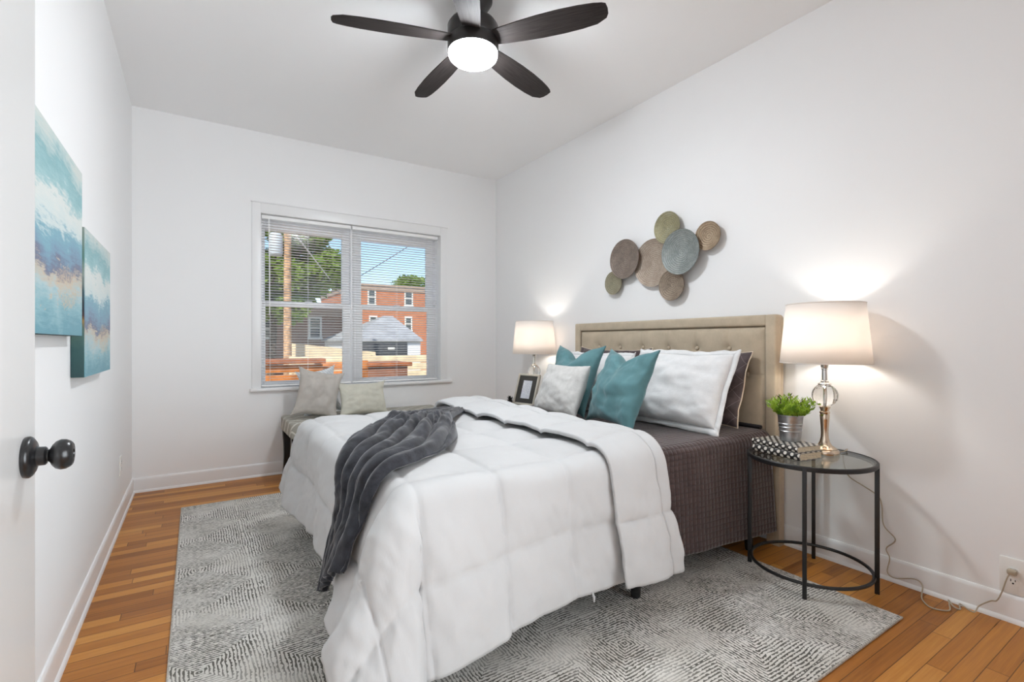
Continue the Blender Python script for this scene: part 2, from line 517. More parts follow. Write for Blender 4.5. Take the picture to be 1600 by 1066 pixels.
# ------------------------------------------------------------------ builders
class B:
    def __init__(self, o=(0, 0, 0)):
        self.bm = bmesh.new()
        self.o = Vector(o)
        self.uv = None

    def _merge(self, tmp):
        me = bpy.data.meshes.new('tmp'); tmp.to_mesh(me); tmp.free()
        self.bm.from_mesh(me); bpy.data.meshes.remove(me)

    def box(self, x0, x1, y0, y1, z0, z1, bev=0., seg=2, M=None):
        tmp = bmesh.new()
        bmesh.ops.create_cube(tmp, size=1.)
        bmesh.ops.scale(tmp, vec=(x1 - x0, y1 - y0, z1 - z0), verts=tmp.verts)
        bmesh.ops.translate(tmp, vec=((x0 + x1) / 2, (y0 + y1) / 2, (z0 + z1) / 2), verts=tmp.verts)
        if bev:
            bmesh.ops.bevel(tmp, geom=tmp.edges, offset=bev, segments=seg, profile=.5, affect='EDGES')
        if M is not None: tmp.transform(M)
        self._merge(tmp); return self

    def raw(self, vs, fs):
        v = [self.bm.verts.new(p) for p in vs]
        for f in fs:
            try: self.bm.faces.new([v[i] for i in f])
            except ValueError: pass
        return self

    def tube(self, pts, r, seg=10, closed=False, cap=True):
        P = [Vector(p) for p in pts]; n = len(P)
        rr = r if isinstance(r, (list, tuple)) else [r] * n
        rings = []; up = None
        for i, p in enumerate(P):
            if closed: d = (P[(i + 1) % n] - P[i - 1])
            else: d = P[min(i + 1, n - 1)] - P[max(i - 1, 0)]
            d.normalize()
            if up is None:
                up = Vector((0, 0, 1)) if abs(d.z) < .9 else Vector((1, 0, 0))
            up = (up - d * up.dot(d)).normalized()
            s = d.cross(up)
            rings.append([self.bm.verts.new(p + (up * math.cos(a) + s * math.sin(a)) * rr[i]) for a in [2 * PI * k / seg for k in range(seg)]])
        m = n if closed else n - 1
        for i in range(m):
            a, b = rings[i], rings[(i + 1) % n]
            for k in range(seg):
                self.bm.faces.new((a[k], a[(k + 1) % seg], b[(k + 1) % seg], b[k]))
        if not closed and cap:
            self.bm.faces.new(rings[0][::-1]); self.bm.faces.new(rings[-1])
        return self

    def lathe(self, prof, c=(0, 0, 0), seg=32, cap=True, M=None):
        """prof: list of (radius, z)"""
        tmp = bmesh.new(); rings = []
        for r, z in prof:
            rings.append([tmp.verts.new((r * math.cos(2 * PI * k / seg), r * math.sin(2 * PI * k / seg), z)) for k in range(seg)])
        for a, b in zip(rings, rings[1:]):
            for k in range(seg): tmp.faces.new((a[k], a[(k + 1) % seg], b[(k + 1) % seg], b[k]))
        if cap:
            tmp.faces.new(rings[0][::-1]); tmp.faces.new(rings[-1])
        if M is not None: tmp.transform(M)
        bmesh.ops.translate(tmp, vec=c, verts=tmp.verts)
        self._merge(tmp); return self

    def poly_prism(self, outline, z0, z1, bev=0., M=None):
        tmp = bmesh.new()
        a = [tmp.verts.new((x, y, z0)) for x, y in outline]; b = [tmp.verts.new((x, y, z1)) for x, y in outline]
        n = len(a)
        tmp.faces.new(a[::-1]); tmp.faces.new(b)
        for i in range(n): tmp.faces.new((a[i], a[(i + 1) % n], b[(i + 1) % n], b[i]))
        if bev: bmesh.ops.bevel(tmp, geom=tmp.edges, offset=bev, segments=2, profile=.5, affect='EDGES')
        if M is not None: tmp.transform(M)
        self._merge(tmp); return self

    def ball(self, c, r, u=16, v=10, sc=(1, 1, 1)):
        tmp = bmesh.new()
        bmesh.ops.create_uvsphere(tmp, u_segments=u, v_segments=v, radius=r)
        bmesh.ops.scale(tmp, vec=sc, verts=tmp.verts)
        bmesh.ops.translate(tmp, vec=c, verts=tmp.verts)
        self._merge(tmp); return self

    def done(self, name, mat, parent=None, smooth=True, loc=None, angle=40):
        if self.o.length: bmesh.ops.translate(self.bm, vec=-self.o, verts=self.bm.verts)
        bmesh.ops.recalc_face_normals(self.bm, faces=self.bm.faces)
        if smooth:
            lim = math.radians(angle)
            for f in self.bm.faces: f.smooth = True
            for e in self.bm.edges:
                if len(e.link_faces) == 2 and e.calc_face_angle(0) > lim: e.smooth = False
        me = bpy.data.meshes.new(name); self.bm.to_mesh(me); self.bm.free()
        return link(name, me, mat, parent, loc)


def link(name, me, mat, parent=None, loc=None):
    o = bpy.data.objects.new(name, me); COL.objects.link(o)
    if mat is not None: me.materials.append(mat)
    if parent is not None: o.parent = parent
    if loc is not None: o.location = loc
    return o


def grid_mesh(name, P, mat, parent=None, uv=None, closed_u=False, smooth=True, loc=None):
    """P: (n, m, 3) array of points"""
    n, m, _ = P.shape
    vs = P.reshape(-1, 3)
    fs = []
    for i in range(n if closed_u else n - 1):
        i2 = (i + 1) % n
        for j in range(m - 1):
            fs.append((i * m + j, i2 * m + j, i2 * m + j + 1, i * m + j + 1))
    me = bpy.data.meshes.new(name)
    me.from_pydata([tuple(map(float, p)) for p in vs], [], fs)
    if smooth: me.polygons.foreach_set('use_smooth', [True] * len(me.polygons))
    if uv is not None:
        U = uv.reshape(-1, 2)
        layer = me.uv_layers.new(name='UVMap')
        idx = np.empty(len(me.loops), dtype=np.int32); me.loops.foreach_get('vertex_index', idx)
        layer.data.foreach_set('uv', U[idx].astype(np.float32).ravel())
    me.update()
    return link(name, me, mat, parent, loc)


def tag(o, label, cat, group=None, kind=None):
    o['label'] = label; o['category'] = cat
    if group: o['group'] = group
    if kind: o['kind'] = kind
    return o


def struct(o):
    o['kind'] = 'structure'; return o


def thing(name, loc, label, cat, group=None, rz=0.):
    o = bpy.data.objects.new(name, None); COL.objects.link(o)
    o.empty_display_size = .1
    o.location = loc; o.rotation_euler = (0, 0, rz)
    return tag(o, label, cat, group)


def copy_tree(o, loc, label=None, rz=None, group=None):
    def rec(src, par):
        c = src.copy(); COL.objects.link(c)
        if par is not None: c.parent = par
        for ch in list(src.children): rec(ch, c)
        return c
    c = rec(o, None); c.location = loc
    if label: c['label'] = label
    if rz is not None: c.rotation_euler = (0, 0, rz)
    if group: c['group'] = group
    return c


def fbm(x, y, z=0., o=3):
    return noise.fractal((x, y, z), 1.0, 2.0, o, noise_basis='PERLIN_ORIGINAL')


# ------------------------------------------------------------------ room shell
XL, XR, YB, YF, ZC = -.3784, 2.6305, 4.391, -.75, 2.750
WO = (.440, 2.000, .690, 2.105)      # window opening x0 x1 z0 z1
TH = .17
YH = -2.3      # back of the added shell around the fill lamp
struct(B().box(XL - .1, XR + .1, YH - .1, YB + TH, -.08, 0).done('floor', m_floor, smooth=False))
struct(B().box(XL - .1, XR + .1, YH - .1, YB + TH, ZC, ZC + .12).done('ceiling', m_ceil, smooth=False))
struct(B().box(XL - .12, XL, YF - .1, YB + TH, 0, ZC).done('wall_left', m_wall, smooth=False))
struct(B().box(XR, XR + .12, YF - .1, YB + TH, 0, ZC).done('wall_right', m_wall, smooth=False))
HO = (-.15, 2.45, 2.42)     # unseen wide opening, added to let the fill lamp shine in
b = B().box(XL, HO[0], YF - .12, YF, 0, ZC).box(HO[1], XR, YF - .12, YF, 0, ZC).box(HO[0], HO[1], YF - .12, YF, HO[2], ZC)
struct(b.done('wall_front', m_wall, smooth=False))
b = B().box(XL - .12, XL, YH, YF - .1, 0, ZC).box(XR, XR + .12, YH, YF - .1, 0, ZC).box(XL - .12, XR + .12, YH - .12, YH, 0, ZC)
struct(b.done('wall_fill_shell', m_wall, smooth=False))  # added unseen shell, blocks sun and sky behind the opening
b = B()
b.box(XL, WO[0], YB, YB + TH, 0, ZC).box(WO[1], XR, YB, YB + TH, 0, ZC)
b.box(WO[0], WO[1], YB, YB + TH, 0, WO[2]).box(WO[0], WO[1], YB, YB + TH, WO[3], ZC)
struct(b.done('wall_back', m_wall, smooth=False))

# baseboards: flat board with eased top and a quarter round shoe
prof = [(0, 0), (.019, 0), (.0185, .006), (.015, .014), (.0105, .0175), (.0105, .088), (.009, .097), (.005, .103), (0, .104)]


def baseboard(name, p0, p1, nrm):
    b = B(); p0, p1, nrm = Vector(p0), Vector(p1), Vector(nrm)
    ring = [[p + nrm * a + Vector((0, 0, z)) for a, z in prof] for p in (p0, p1)]
    n = len(prof)
    b.raw(ring[0] + ring[1], [(i, i + 1, n + i + 1, n + i) for i in range(n - 1)] + [tuple(range(n)), tuple(range(n, 2 * n))])
    return struct(b.done(name, m_trim, angle=30))


baseboard('baseboard_left', (XL, .40, 0), (XL, YB, 0), (1, 0, 0))
baseboard('baseboard_back', (XL, YB, 0), (XR, YB, 0), (0, -1, 0))
baseboard('baseboard_right', (XR, YF, 0), (XR, YB, 0), (-1, 0, 0))

# window casing (flat boards, mitred look) and stool
b = B()
cx0, cx1, cz1 = .375, 2.070, 2.185
b.box(cx0, WO[0], YB - .010, YB + .002, WO[2], cz1, .002)
b.box(WO[1], cx1, YB - .010, YB + .002, WO[2], cz1, .002)
b.box(WO[0], WO[1], YB - .010, YB + .002, WO[3], cz1, .002)
b.box(cx0 - .006, cx1 + .006, YB - .016, YB + .002, cz1, cz1 + .014, .003)
struct(b.done('trim_1', m_trim))
struct(B().box(.362, 2.115, YB - .035, YB + TH - .04, WO[2] - .012, WO[2] + .014, .007).done('trim_2', m_trim))

# two double hung windows
def window(name, x0, x1, gx0, gx1):
    root = bpy.data.objects.new(name, None); COL.objects.link(root); struct(root)
    root.location = ((x0 + x1) / 2, 4.50, WO[2] + .014)
    o = root.location
    z0, z1 = WO[2] + .014, WO[3]
    b = B(o)                                   # outer frame
    b.box(x0, x0 + .022, 4.465, 4.56, z0, z1, .002).box(x1 - .022, x1, 4.465, 4.56, z0, z1, .002)
    b.box(x0 + .022, x1 - .022, 4.465, 4.56, z1 - .03, z1, .002).box(x0 + .022, x1 - .022, 4.465, 4.56, z0, z0 + .016, .002)
    b.done('frame', m_vinyl, root)
    zm = 1.392
    for nm, ya, yb, za, zb, rt, rb in (('upper_sash', 4.512, 4.545, zm - .025, z1 - .030, .075, .045), ('lower_sash', 4.472, 4.508, z0 + .016, zm + .022, .045, .030)):
        b = B(o)
        b.box(x0 + .022, gx0, ya, yb, za, zb, .003).box(gx1, x1 - .022, ya, yb, za, zb, .003)
        b.box(gx0, gx1, ya, yb, zb - rt, zb, .003).box(gx0, gx1, ya, yb, za, za + rb, .003)
        if nm == 'lower_sash':
            b.box((x0 + x1) / 2 - .03, (x0 + x1) / 2 + .03, ya - .008, ya + .004, zb - .012, zb + .006, .003)
        s = b.done(nm, m_vinyl, root)
        ym = (ya + yb) / 2
        B(o).box(gx0 - .004, gx1 + .004, ym - .002, ym + .002, za + rb - .004, zb - rt + .004).done('pane', m_pane, s, smooth=False)
    return root


window('window_1', .4405, 1.186, .482, 1.100)
window('window_2', 1.188, 1.9995, 1.271, 1.905)


def blind(x0, x1, label):
    root = thing('mini_blind', ((x0 + x1) / 2, 4.435, WO[3]), label, 'blind', 'mini blinds in the window')
    o = root.location
    B(o).box(x0, x1, 4.417, 4.450, WO[3] - .034, WO[3] - .004, .004).done('headrail', m_slat, root)
    zt, zb, n = WO[3] - .045, .732, 62
    vs, fs = [], []
    for i in range(n):
        z = zt + (zb - zt) * i / (n - 1)
        k = len(vs)
        for xx in (x0 + .004, x1 - .004):
            for dy, dz in ((-.0125, -.0012), (-.005, .0010), (.005, .0010), (.0125, -.0012)):
                vs.append((xx, 4.434 + dy, z + dz - dy * .06))
        fs += [(k + j, k + j + 1, k + 4 + j + 1, k + 4 + j) for j in range(3)]
    b = B(o).raw(vs, fs)
    sl = b.done('slats', m_slat, root)
    md = sl.modifiers.new('thick', 'SOLIDIFY'); md.thickness = .0006
    B(o).box(x0 + .003, x1 - .003, 4.421, 4.447, zb - .020, zb - .008, .003).done('bottom_rail', m_slat, root)
    for f in (.09, .5, .91):
        x = x0 + (x1 - x0) * f
        B(o).tube([(x, 4.421, WO[3] - .03), (x, 4.421, zb - .01)], .0008, 5).tube([(x, 4.447, WO[3] - .03), (x, 4.447, zb - .01)], .0008, 5).done('ladder_cord', m_slat, root)
    return root


bl = blind(.448, 1.156, 'white mini blind with raised wand over the left hand window')
B(bl.location).tube([(.50, 4.412, 2.08), (.503, 4.409, 1.75), (.505, 4.409, 1.30)], .003, 6).ball((.505, 4.409, 1.295), .006).done('tilt_wand', m_slat, bl)
blind(1.166, 1.988, 'white mini blind over the right hand window of blue sky')

# open door leaf, folded back against the left wall
dx0, dx1, dy0, dy1 = -.262, -.225, .36, 1.123
droot = bpy.data.objects.new('door_1', None); COL.objects.link(droot); struct(droot)
droot.location = (dx0, dy0, .012); o = droot.location
B(o).box(dx0, dx1, dy0, dy1, .012, 2.05, .003).done('leaf', m_doorpaint, droot)
kz, ky = .889, 1.0626
RX = Matrix.Rotation(PI / 2, 4, 'Y')
kr = B(o)
kr.lathe([(.0315, 0), (.0325, .003), (.0325, .006), (.030, .009), (.024, .0125), (.018, .013), (.0150, .015), (.0145, .024), (.0130, .0255), (.0120, .026)], (dx1, ky, kz), 36, M=RX)
rose = kr.done('rosette', m_knob, droot)
kk = B(o)
kk.lathe([(.0095, .022), (.0095, .028), (.0115, .030), (.0170, .0325), (.0220, .037), (.0242, .0425), (.0236, .049), (.0205, .0545), (.0175, .0570),
          (.0166, .0573), (.0158, .0564), (.0152, .0570), (.0112, .0580), (.0080, .0582), (.0073, .0564), (.0001, .0562)], (dx1, ky, kz), 36, M=RX)
kk.done('knob', m_knob, droot)
for hz in (.25, 1.80):
    B(o).tube([(dx0 - .006, dy0 - .004, hz), (dx0 - .006, dy0 - .004, hz + .09)], .006, 10).done('hinge', m_knob, droot)


# outlets
def outlet(name, loc, ang, label, h=.137, w=.078, cover=True):
    root = thing(name, loc, label, 'outlet')
    root.rotation_euler = (0, 0, ang)
    B().box(-w / 2, w / 2, -.006, 0, -h / 2, h / 2, .003).done('cover_plate', m_plate, root)
    for dz in (.020, -.020):
        b = B()
        out = [(.0165 * math.cos(a), max(-.0118, min(.0118, .0165 * math.sin(a)))) for a in [2 * PI * k / 28 for k in range(28)]]
        b.poly_prism(out, 0, .0022, M=Matrix.Translation((0, -.0058, dz)) @ Matrix.Rotation(PI / 2, 4, 'X'))
        s = b.done('receptacle', m_plate, root)
        B().box(-.0075, -.0050, -.0086, -.0078, dz + .000, dz + .009).box(.0050, .0072, -.0086, -.0078, dz + .001, dz + .009).lathe(
            [(.003, 0), (.003, .001)], (0, -.0078, dz - .0065), 12, M=Matrix.Rotation(PI / 2, 4, 'X')).done('slot', m_dark, s)
    return root


ou = outlet('wall_outlet', (XR, .541, .176), -PI / 2 - PI, 'white duplex outlet above the baseboard at the right, lamp cord plugged in')
ou.rotation_euler = (0, 0, -PI / 2)
# plug in the upper receptacle (part of the cord, built below)
ol = outlet('wall_outlet', (XL, 3.725, .335), PI / 2, 'small white outlet low on the left wall near the far corner', h=.115, w=.072)

# ------------------------------------------------------------------ rug
RX0, RX1, RY0, RY1 = -.080, 2.302, .775, 3.805
rt = thing('area_rug', ((RX0 + RX1) / 2, (RY0 + RY1) / 2, 0), 'large cream and grey rug of broken dark strokes lying under the bed', 'rug')
B(rt.location).box(RX0 + .008, RX1 - .008, RY0 + .008, RY1 - .008, .0005, .010, .002).done('pile', m_rug, rt)
b = B(rt.location)
b.tube([(RX0 + .006, RY0 + .006, .005), (RX1 - .006, RY0 + .006, .005), (RX1 - .006, RY1 - .006, .005), (RX0 + .006, RY1 - .006, .005)], .0050, 8, closed=True)
b.done('edge_binding', m_rugedge, rt)

# ------------------------------------------------------------------ bed
BX0, BX1, BY0, BY1 = .53, 2.50, 1.42, 2.985          # mattress footprint
bed = thing('bed', (1.55, 2.2, .010), 'queen bed with tan button tufted upholstered headboard', 'bed')
bo = bed.location
HB0, HB1, HF, HZ = 1.400, 3.008, 2.555, 1.217
YC = (HB0 + HB1) / 2


def headboard():
    # front panel as a relief grid: tufts, border step, pulled pleats
    ins = .062
    btn = []
    for k in range(6): btn.append((1.677 + k * (2.743 - 1.677) / 5, 1.034))
    for k in range(7): btn.append((1.569 + k * .2135, .895))
    for k in range(6): btn.append((1.677 + k * .2132, .757))
    ny, nz = 260, 150
    ys = np.linspace(HB0 + ins, HB1 - ins, ny); zs = np.linspace(.44, HZ - ins, nz)
    Yg, Zg = np.meshgrid(ys, zs, indexing='ij')
    d = np.zeros_like(Yg)
    # soft dome near border
    e = np.minimum(np.minimum(Yg - ys[0], ys[-1] - Yg), np.minimum(zs[-1] - Zg, 9.))
    d += .018 * (1 - np.exp(-e / .018))
    for (by, bz) in btn:
        r2 = (Yg - by) ** 2 + (Zg - bz) ** 2
        d -= .034 * np.exp(-np.sqrt(r2 + 1e-6) / .022)
    # pleat lines: up from top row to the border, diagonals between rows
    def seg(y0, z0, y1, z1, amp, w):
        nonlocal d
        L = math.hypot(y1 - y0, z1 - z0)
        ty, tz = (y1 - y0) / L, (z1 - z0) / L
        s = (Yg - y0) * ty + (Zg - z0) * tz
        q = np.abs(-(Yg - y0) * tz + (Zg - z0) * ty)
        m = np.clip(s / .02, 0, 1) * np.clip((L - s) / .02, 0, 1)
        d -= amp * np.exp(-q / w) * m
    for (by, bz) in btn[:6]:
        seg(by, bz, by, HZ - ins, .0045, .006)
        for (cy, cz) in btn[6:13]:
            if abs(cy - by) < .16: seg(by, bz, cy, cz, .0030, .006)
    for (by, bz) in btn[6:13]:
        for (cy, cz) in btn[13:]:
            if abs(cy - by) < .16: seg(by, bz, cy, cz, .0030, .006)
    seg(1.569, .895, HB0 + ins, .895, .0045, .006); seg(1.569 + 6 * .2135, .895, HB1 - ins, .895, .0045, .006)
    P = np.stack([HF - .006 - d, Yg, Zg], -1) - np.array(bo)
    panel = grid_mesh('tufted_panel', P, m_tan, hb)
    for (by, bz) in btn:
        B(bo).ball((HF - .006, by, bz), .0130, 14, 8, (.62, 1, 1)).done('button', m_button, hb)


hb = B(bo).box(HF + .020, HF + .062, HB0, HB1, .44, HZ, .022, 4).done('headboard', m_tan, bed)
# padded border frame in front of the board
b = B(bo)
b.box(HF - .026, HF + .030, HB0 + .0005, HB0 + .060, .44, HZ - .0005, .011, 3)
b.done('border', m_tan, hb)
B(bo).box(HF - .026, HF + .030, HB1 - .060, HB1 - .0005, .44, HZ - .0005, .011, 3).done('border', m_tan, hb)
B(bo).box(HF - .0255, HF + .030, HB0 + .055, HB1 - .055, HZ - .060, HZ - .0005, .011, 3).done('border', m_tan, hb)
b = B(bo)
for q in (.062,):
    b.tube([(HF - .014, HB0 + q, .45), (HF - .014, HB0 + q, HZ - q), (HF - .014, HB1 - q, HZ - q), (HF - .014, HB1 - q, .45)], .0022, 6)
b.done('stitch_line', m_stitch, hb)
headboard()
for y0 in (HB0, HB1 - .07):
    B(bo).box(HF + .006, HF + .056, y0, y0 + .070, 0.0, .45, .004).done('headboard_leg', m_tan, bed)
B(bo).box(BX0 + .03, HF + .006, BY0 + .015, BY1 - .015, .165, .29, .01).done('side_rail', m_black, bed)
for (lx, ly) in ((1.540, 1.440), (.72, 1.44), (1.54, 2.95), (.72, 2.95), (2.40, 1.47), (2.40, 2.93)):
    zf = .011 if lx < 2.29 else .0005
    B(bo).lathe([(.016, zf), (.020, .020), (.022, .18)], (lx, ly, 0), 16).done('bed_leg', m_black, bed)
B(bo).box(BX0, BX1, BY0 + .01, BY1 - .01, .29, .585, .045, 4).done('mattress', m_comf, bed)


# drape surface over the bed -------------------------------------------------
def drape(x, y, zt, xf, y0, y1, R, slant, foot=True, ripple=None):
    """cloth point (x, y) laid flat -> place on the bed; past the edges it rolls over and hangs"""
    cxl = xf + R
    dx = np.maximum(0, cxl - x) if foot else np.zeros_like(x)
    dn = np.maximum(0, (y0 + R) - y); df = np.maximum(0, y - (y1 - R))
    dy = np.where(dn > 0, dn, df); sy = np.where(dn > 0, -1., 1.)
    r = np.hypot(dx, dy)
    rs = np.maximum(r, 1e-9)
    r = np.where((df > 0) & (dx > 0), r * (1 - .30 * np.sin(2 * np.arctan2(dy, dx))), r)
    ux, uy = -dx / rs, sy * dy / rs
    th = np.arctan2(dy, dx)                     # 0 = foot, pi/2 = side
    al = slant if ripple is None else ripple(th, r, x, y, dn > 0)
    psi = PI / 2 - al
    arc = R * psi
    t = np.minimum(r, arc) / R
    hh = R * np.sin(t) + np.maximum(0, r - arc) * np.sin(al)
    gg = R * (1 - np.cos(t)) + np.maximum(0, r - arc) * np.cos(al)
    return np.stack([np.where(dx > 0, cxl, x) + ux * hh, np.clip(y, y0 + R, y1 - R) + uy * hh, zt - gg], -1)


# ---- plum bedspread
def spread_s(x, y):
    return drape(x, y, .612, .6, BY0 - .002, BY1 + .005, .055, .045, foot=False)


us = np.linspace(1.15, 2.515, 90); vs_ = np.linspace(BY0 - .50, BY1 + .50, 180)
Xg, Yg = np.meshgrid(us, vs_, indexing='ij')
# hem rises a little toward the headboard on the near side
hem = np.clip((BY0 - Yg) / .5, 0, 1)
Yc = Yg + hem * np.clip(2.515 - Xg, 0, 2) * .062
P = spread_s(Xg, Yc)
rip = np.vectorize(lambda a, b_: fbm(a * 5, b_ * 2.0, 3.))(Xg, Yg)
side = np.clip((BY0 + .03 - Yg) / .2, 0, 1) - np.clip((Yg - BY1 + .03) / .2, 0, 1)
P[..., 1] -= side * (rip * .009 + .004 * np.sin(Xg * 14.)) * np.clip((2.5 - Xg) / .5, .1, 1)
P[..., 0] += hem * .020 * np.clip((Xg - 2.2) / .3, 0, 1)
P[..., 2] += np.vectorize(lambda a, b_: fbm(a * 4, b_ * 4, 8.))(Xg, Yg) * .006 * (1 - hem)
spr = grid_mesh('bedspread', P - np.array((1.85, 2.2, .612)), m_quilt, uv=np.stack([Xg, Yg], -1), loc=(1.85, 2.2, .612))
md = spr.modifiers.new('thick', 'SOLIDIFY'); md.thickness = .006; md.offset = -1
tag(spr, 'plum brown quilted bedspread of small stitched squares covering the mattress', 'bedspread')
b = B(spr.location)
b.tube([(2.512, y, .612 + .010 - .9 * max(0, abs(y - 2.2) - .70) ** 2) for y in np.linspace(BY0 + .05, BY1 - .05, 40)], .011, 10)
b.done('rolled_edge', m_binding, spr)['label'] = 'dark charcoal rolled edge against the headboard'

# ---- white comforter
CR = .075
CXF, CY0, CY1 = .490, 1.385, 3.020
ZT = .634


def bumpf(t, c, w):
    return np.exp(-((t - c) / w) ** 2)


def comf_ripple(th, r, x, y, near):
    d = np.degrees(th)
    base = .115
    cyn, cyf, cxc = CY0 + CR, CY1 - CR, CXF + CR
    # near corner: broad wing flung toward the foot, then a crease, then the side panel
    A0, A90, F0, F90 = .44, .25, .24, .20
    kn = [0, 18, 38, 58, 72, 80, 86, 90]
    nearf = np.interp(d, kn, [A0, .50, .50, .44, .34, .17, .22, A90])
    farf = np.interp(d, [0, 30, 60, 90], [F0, .30, .28, F90])
    side_ = d > 90 - 1e-4; foot = d < 1e-4
    fn = np.exp(-(np.maximum(0, y - cyn) / .27) ** 2); ff = np.exp(-(np.maximum(0, cyf - y) / .30) ** 2)
    footf = base + (A0 - base) * fn + (F0 - base) * ff + .035 * np.sin(y * 7.) * (1 - fn) * (1 - ff)
    sd = np.exp(-(np.maximum(0, x - cxc) / .28) ** 2)
    side_n = base + (A90 - base) * sd + .030 * np.sin(x * 9. + 1.) * (1 - sd)
    side_f = base + (F90 - base) * sd
    out = np.where(near, nearf, farf)
    out = np.where(foot, footf, out)
    out = np.where(side_, np.where(near, side_n, side_f), out)
    return np.clip(out, .03, .8)


def comf_s(x, y):
    return drape(x, y, ZT, CXF, CY0, CY1, CR, .1, True, comf_ripple)


OV = .475
XFOLD, XIN = 1.600, 1.320
FR = .024
Ltop = XFOLD - (CXF - OV)
n_main, n_arc, n_back = 175, 12, 42
sx = np.concatenate([np.linspace(CXF + CR - OV - .02, XFOLD - FR, n_main), np.full(n_arc, XFOLD - FR), np.linspace(XFOLD - FR, XIN, n_back)])
off = np.concatenate([np.zeros(n_main), FR - FR * np.cos(np.linspace(.15, PI - .15, n_arc)), 2 * FR * np.ones(n_back)])
xo = np.concatenate([np.zeros(n_main), FR * np.sin(np.linspace(.15, PI - .15, n_arc)), np.zeros(n_back)])
bk = np.linspace(0, 1, n_back)
off[-n_back:] = 2 * FR - .022 * bk ** 2.2
cu = np.concatenate([np.linspace(0, Ltop, n_main), Ltop + np.linspace(.01, .1, n_arc), Ltop + .11 + (XFOLD - XIN) * bk])
sy_ = np.linspace(CY0 + CR - OV - .045, CY1 - CR + OV + .02, 210)
Xg, Yg = np.meshgrid(sx, sy_, indexing='ij')
Og = np.repeat(off[:, None], len(sy_), 1); XO = np.repeat(xo[:, None], len(sy_), 1); CU = np.repeat(cu[:, None], len(sy_), 1)
# fold line wanders a bit across the bed
wander = .022 * np.sin(Yg * 2.3 + .4)
Xw = Xg + np.where(Xg > 1.0, wander * np.clip((Xg - 1.0) / .3, 0, 1), 0) + XO


def base_frame(Xq, Yq):
    e = 2e-3
    P0 = comf_s(Xq, Yq)
    Tx = comf_s(Xq + e, Yq) - comf_s(Xq - e, Yq); Ty = comf_s(Xq, Yq + e) - comf_s(Xq, Yq - e)
    N = np.cross(Tx, Ty); N /= np.maximum(1e-9, np.linalg.norm(N, axis=-1, keepdims=True))
    return P0, N


low = np.clip((CY0 + CR - Yg) / .45, 0, 1)
Yw = Yg - low * (.052 * np.exp(-(np.maximum(0, Xg - .55) / .33) ** 2) - .004)
P0, N = base_frame(Xw, Yw)
# box stitched puffs on a 0.305 m grid, with small puckers along the seams
SP = .305
pu = np.abs(np.sin(PI * (CU - .21) / SP)); pv = np.abs(np.sin(PI * (Yg - 1.17) / SP))
puff = (pu ** .55 * pv ** .55)
seam = np.exp(-np.minimum(pu, pv) * 9.)
wr = np.vectorize(lambda a, b_: fbm(a * 3.2, b_ * 3.2, 1.7, 4))(CU, Yg)
wr2 = np.vectorize(lambda a, b_: fbm(a * 16, b_ * 16, 5.1, 3))(CU, Yg)
hang = np.clip((ZT - P0[..., 2]) / .2, 0, 1)
wr3 = np.vectorize(lambda a, b_: fbm(a * 20 + b_ * 9, b_ * 5, 2.7, 3))(CU, Yg)
disp = .021 * puff + (.010 + .010 * hang) * wr + (.0040 + .003 * hang) * wr2 * (.4 + seam) + .0045 * hang * wr3
disp -= .006 * np.exp(-np.minimum(pu, pv) * 13.)
P = P0 + N * (Og + disp)[..., None]
P[..., 2] = np.maximum(P[..., 2], .030)
# hem roll: last rows tuck under a bit
comf = grid_mesh('comforter', P - np.array((1.0, 2.2, .62)), m_comf, loc=(1.0, 2.2, .62))
md = comf.modifiers.new('thick', 'SOLIDIFY'); md.thickness = .016; md.offset = -1
tag(comf, 'white box stitched comforter folded back at the pillows and draped to the rug', 'comforter')
# little white tie at the hem
_i = int(np.argmin(np.abs(P[:n_main, 0, 0] - 1.20))); _h = Vector(P[_i, 0])
B(comf.location).tube([_h + Vector((0, -.001, .006)), _h + Vector((.003, -.006, -.010)), _h + Vector((.005, -.004, -.028))], [.004, .005, .003], 8).done('hem_tie', m_comf, comf)

# ---- charcoal throw
cl = [  # cloth x, y, half width, fold height
    (1.275, 2.62, .060, .018), (1.16, 2.50, .085, .028), (1.02, 2.36, .11, .032), (.90, 2.20, .155, .040), (.78, 2.02, .185, .040),
    (.64, 1.83, .19, .034), (.51, 1.715, .185, .028), (.40, 1.675, .18, .024), (.28, 1.650, .170, .024), (.155, 1.645, .165, .024)]
cl = np.array(cl)
ns, nt = 150, 110
tt = np.linspace(0, 1, ns)
kn = np.linspace(0, 1, len(cl))


def smooth_interp(q, xs, ys):
    # Catmull-Rom
    i = np.clip(np.searchsorted(xs, q) - 1, 0, len(xs) - 2)
    h = xs[1] - xs[0]; f = (q - xs[i]) / h
    g = lambda k: ys[np.clip(k, 0, len(ys) - 1)]
    p0, p1, p2, p3 = g(i - 1), g(i), g(i + 1), g(i + 2)
    return .5 * (2 * p1 + (p2 - p0) * f + (2 * p0 - 5 * p1 + 4 * p2 - p3) * f ** 2 + (3 * p1 - p0 - 3 * p2 + p3) * f ** 3)


cx_, cy_, hw_, fh_ = [smooth_interp(tt, kn, cl[:, k]) for k in range(4)]
tx_, ty_ = np.gradient(cx_), np.gradient(cy_)
ln_ = np.hypot(tx_, ty_); nx_, ny_ = -ty_ / ln_, tx_ / ln_
ww = np.linspace(-1, 1, nt)
S_, W_ = np.meshgrid(tt, ww, indexing='ij')
jit = np.vectorize(lambda a, b_: fbm(a * 3.0, b_ * 1.1, 9., 3))(S_, W_)
Wj = W_ + .16 * jit
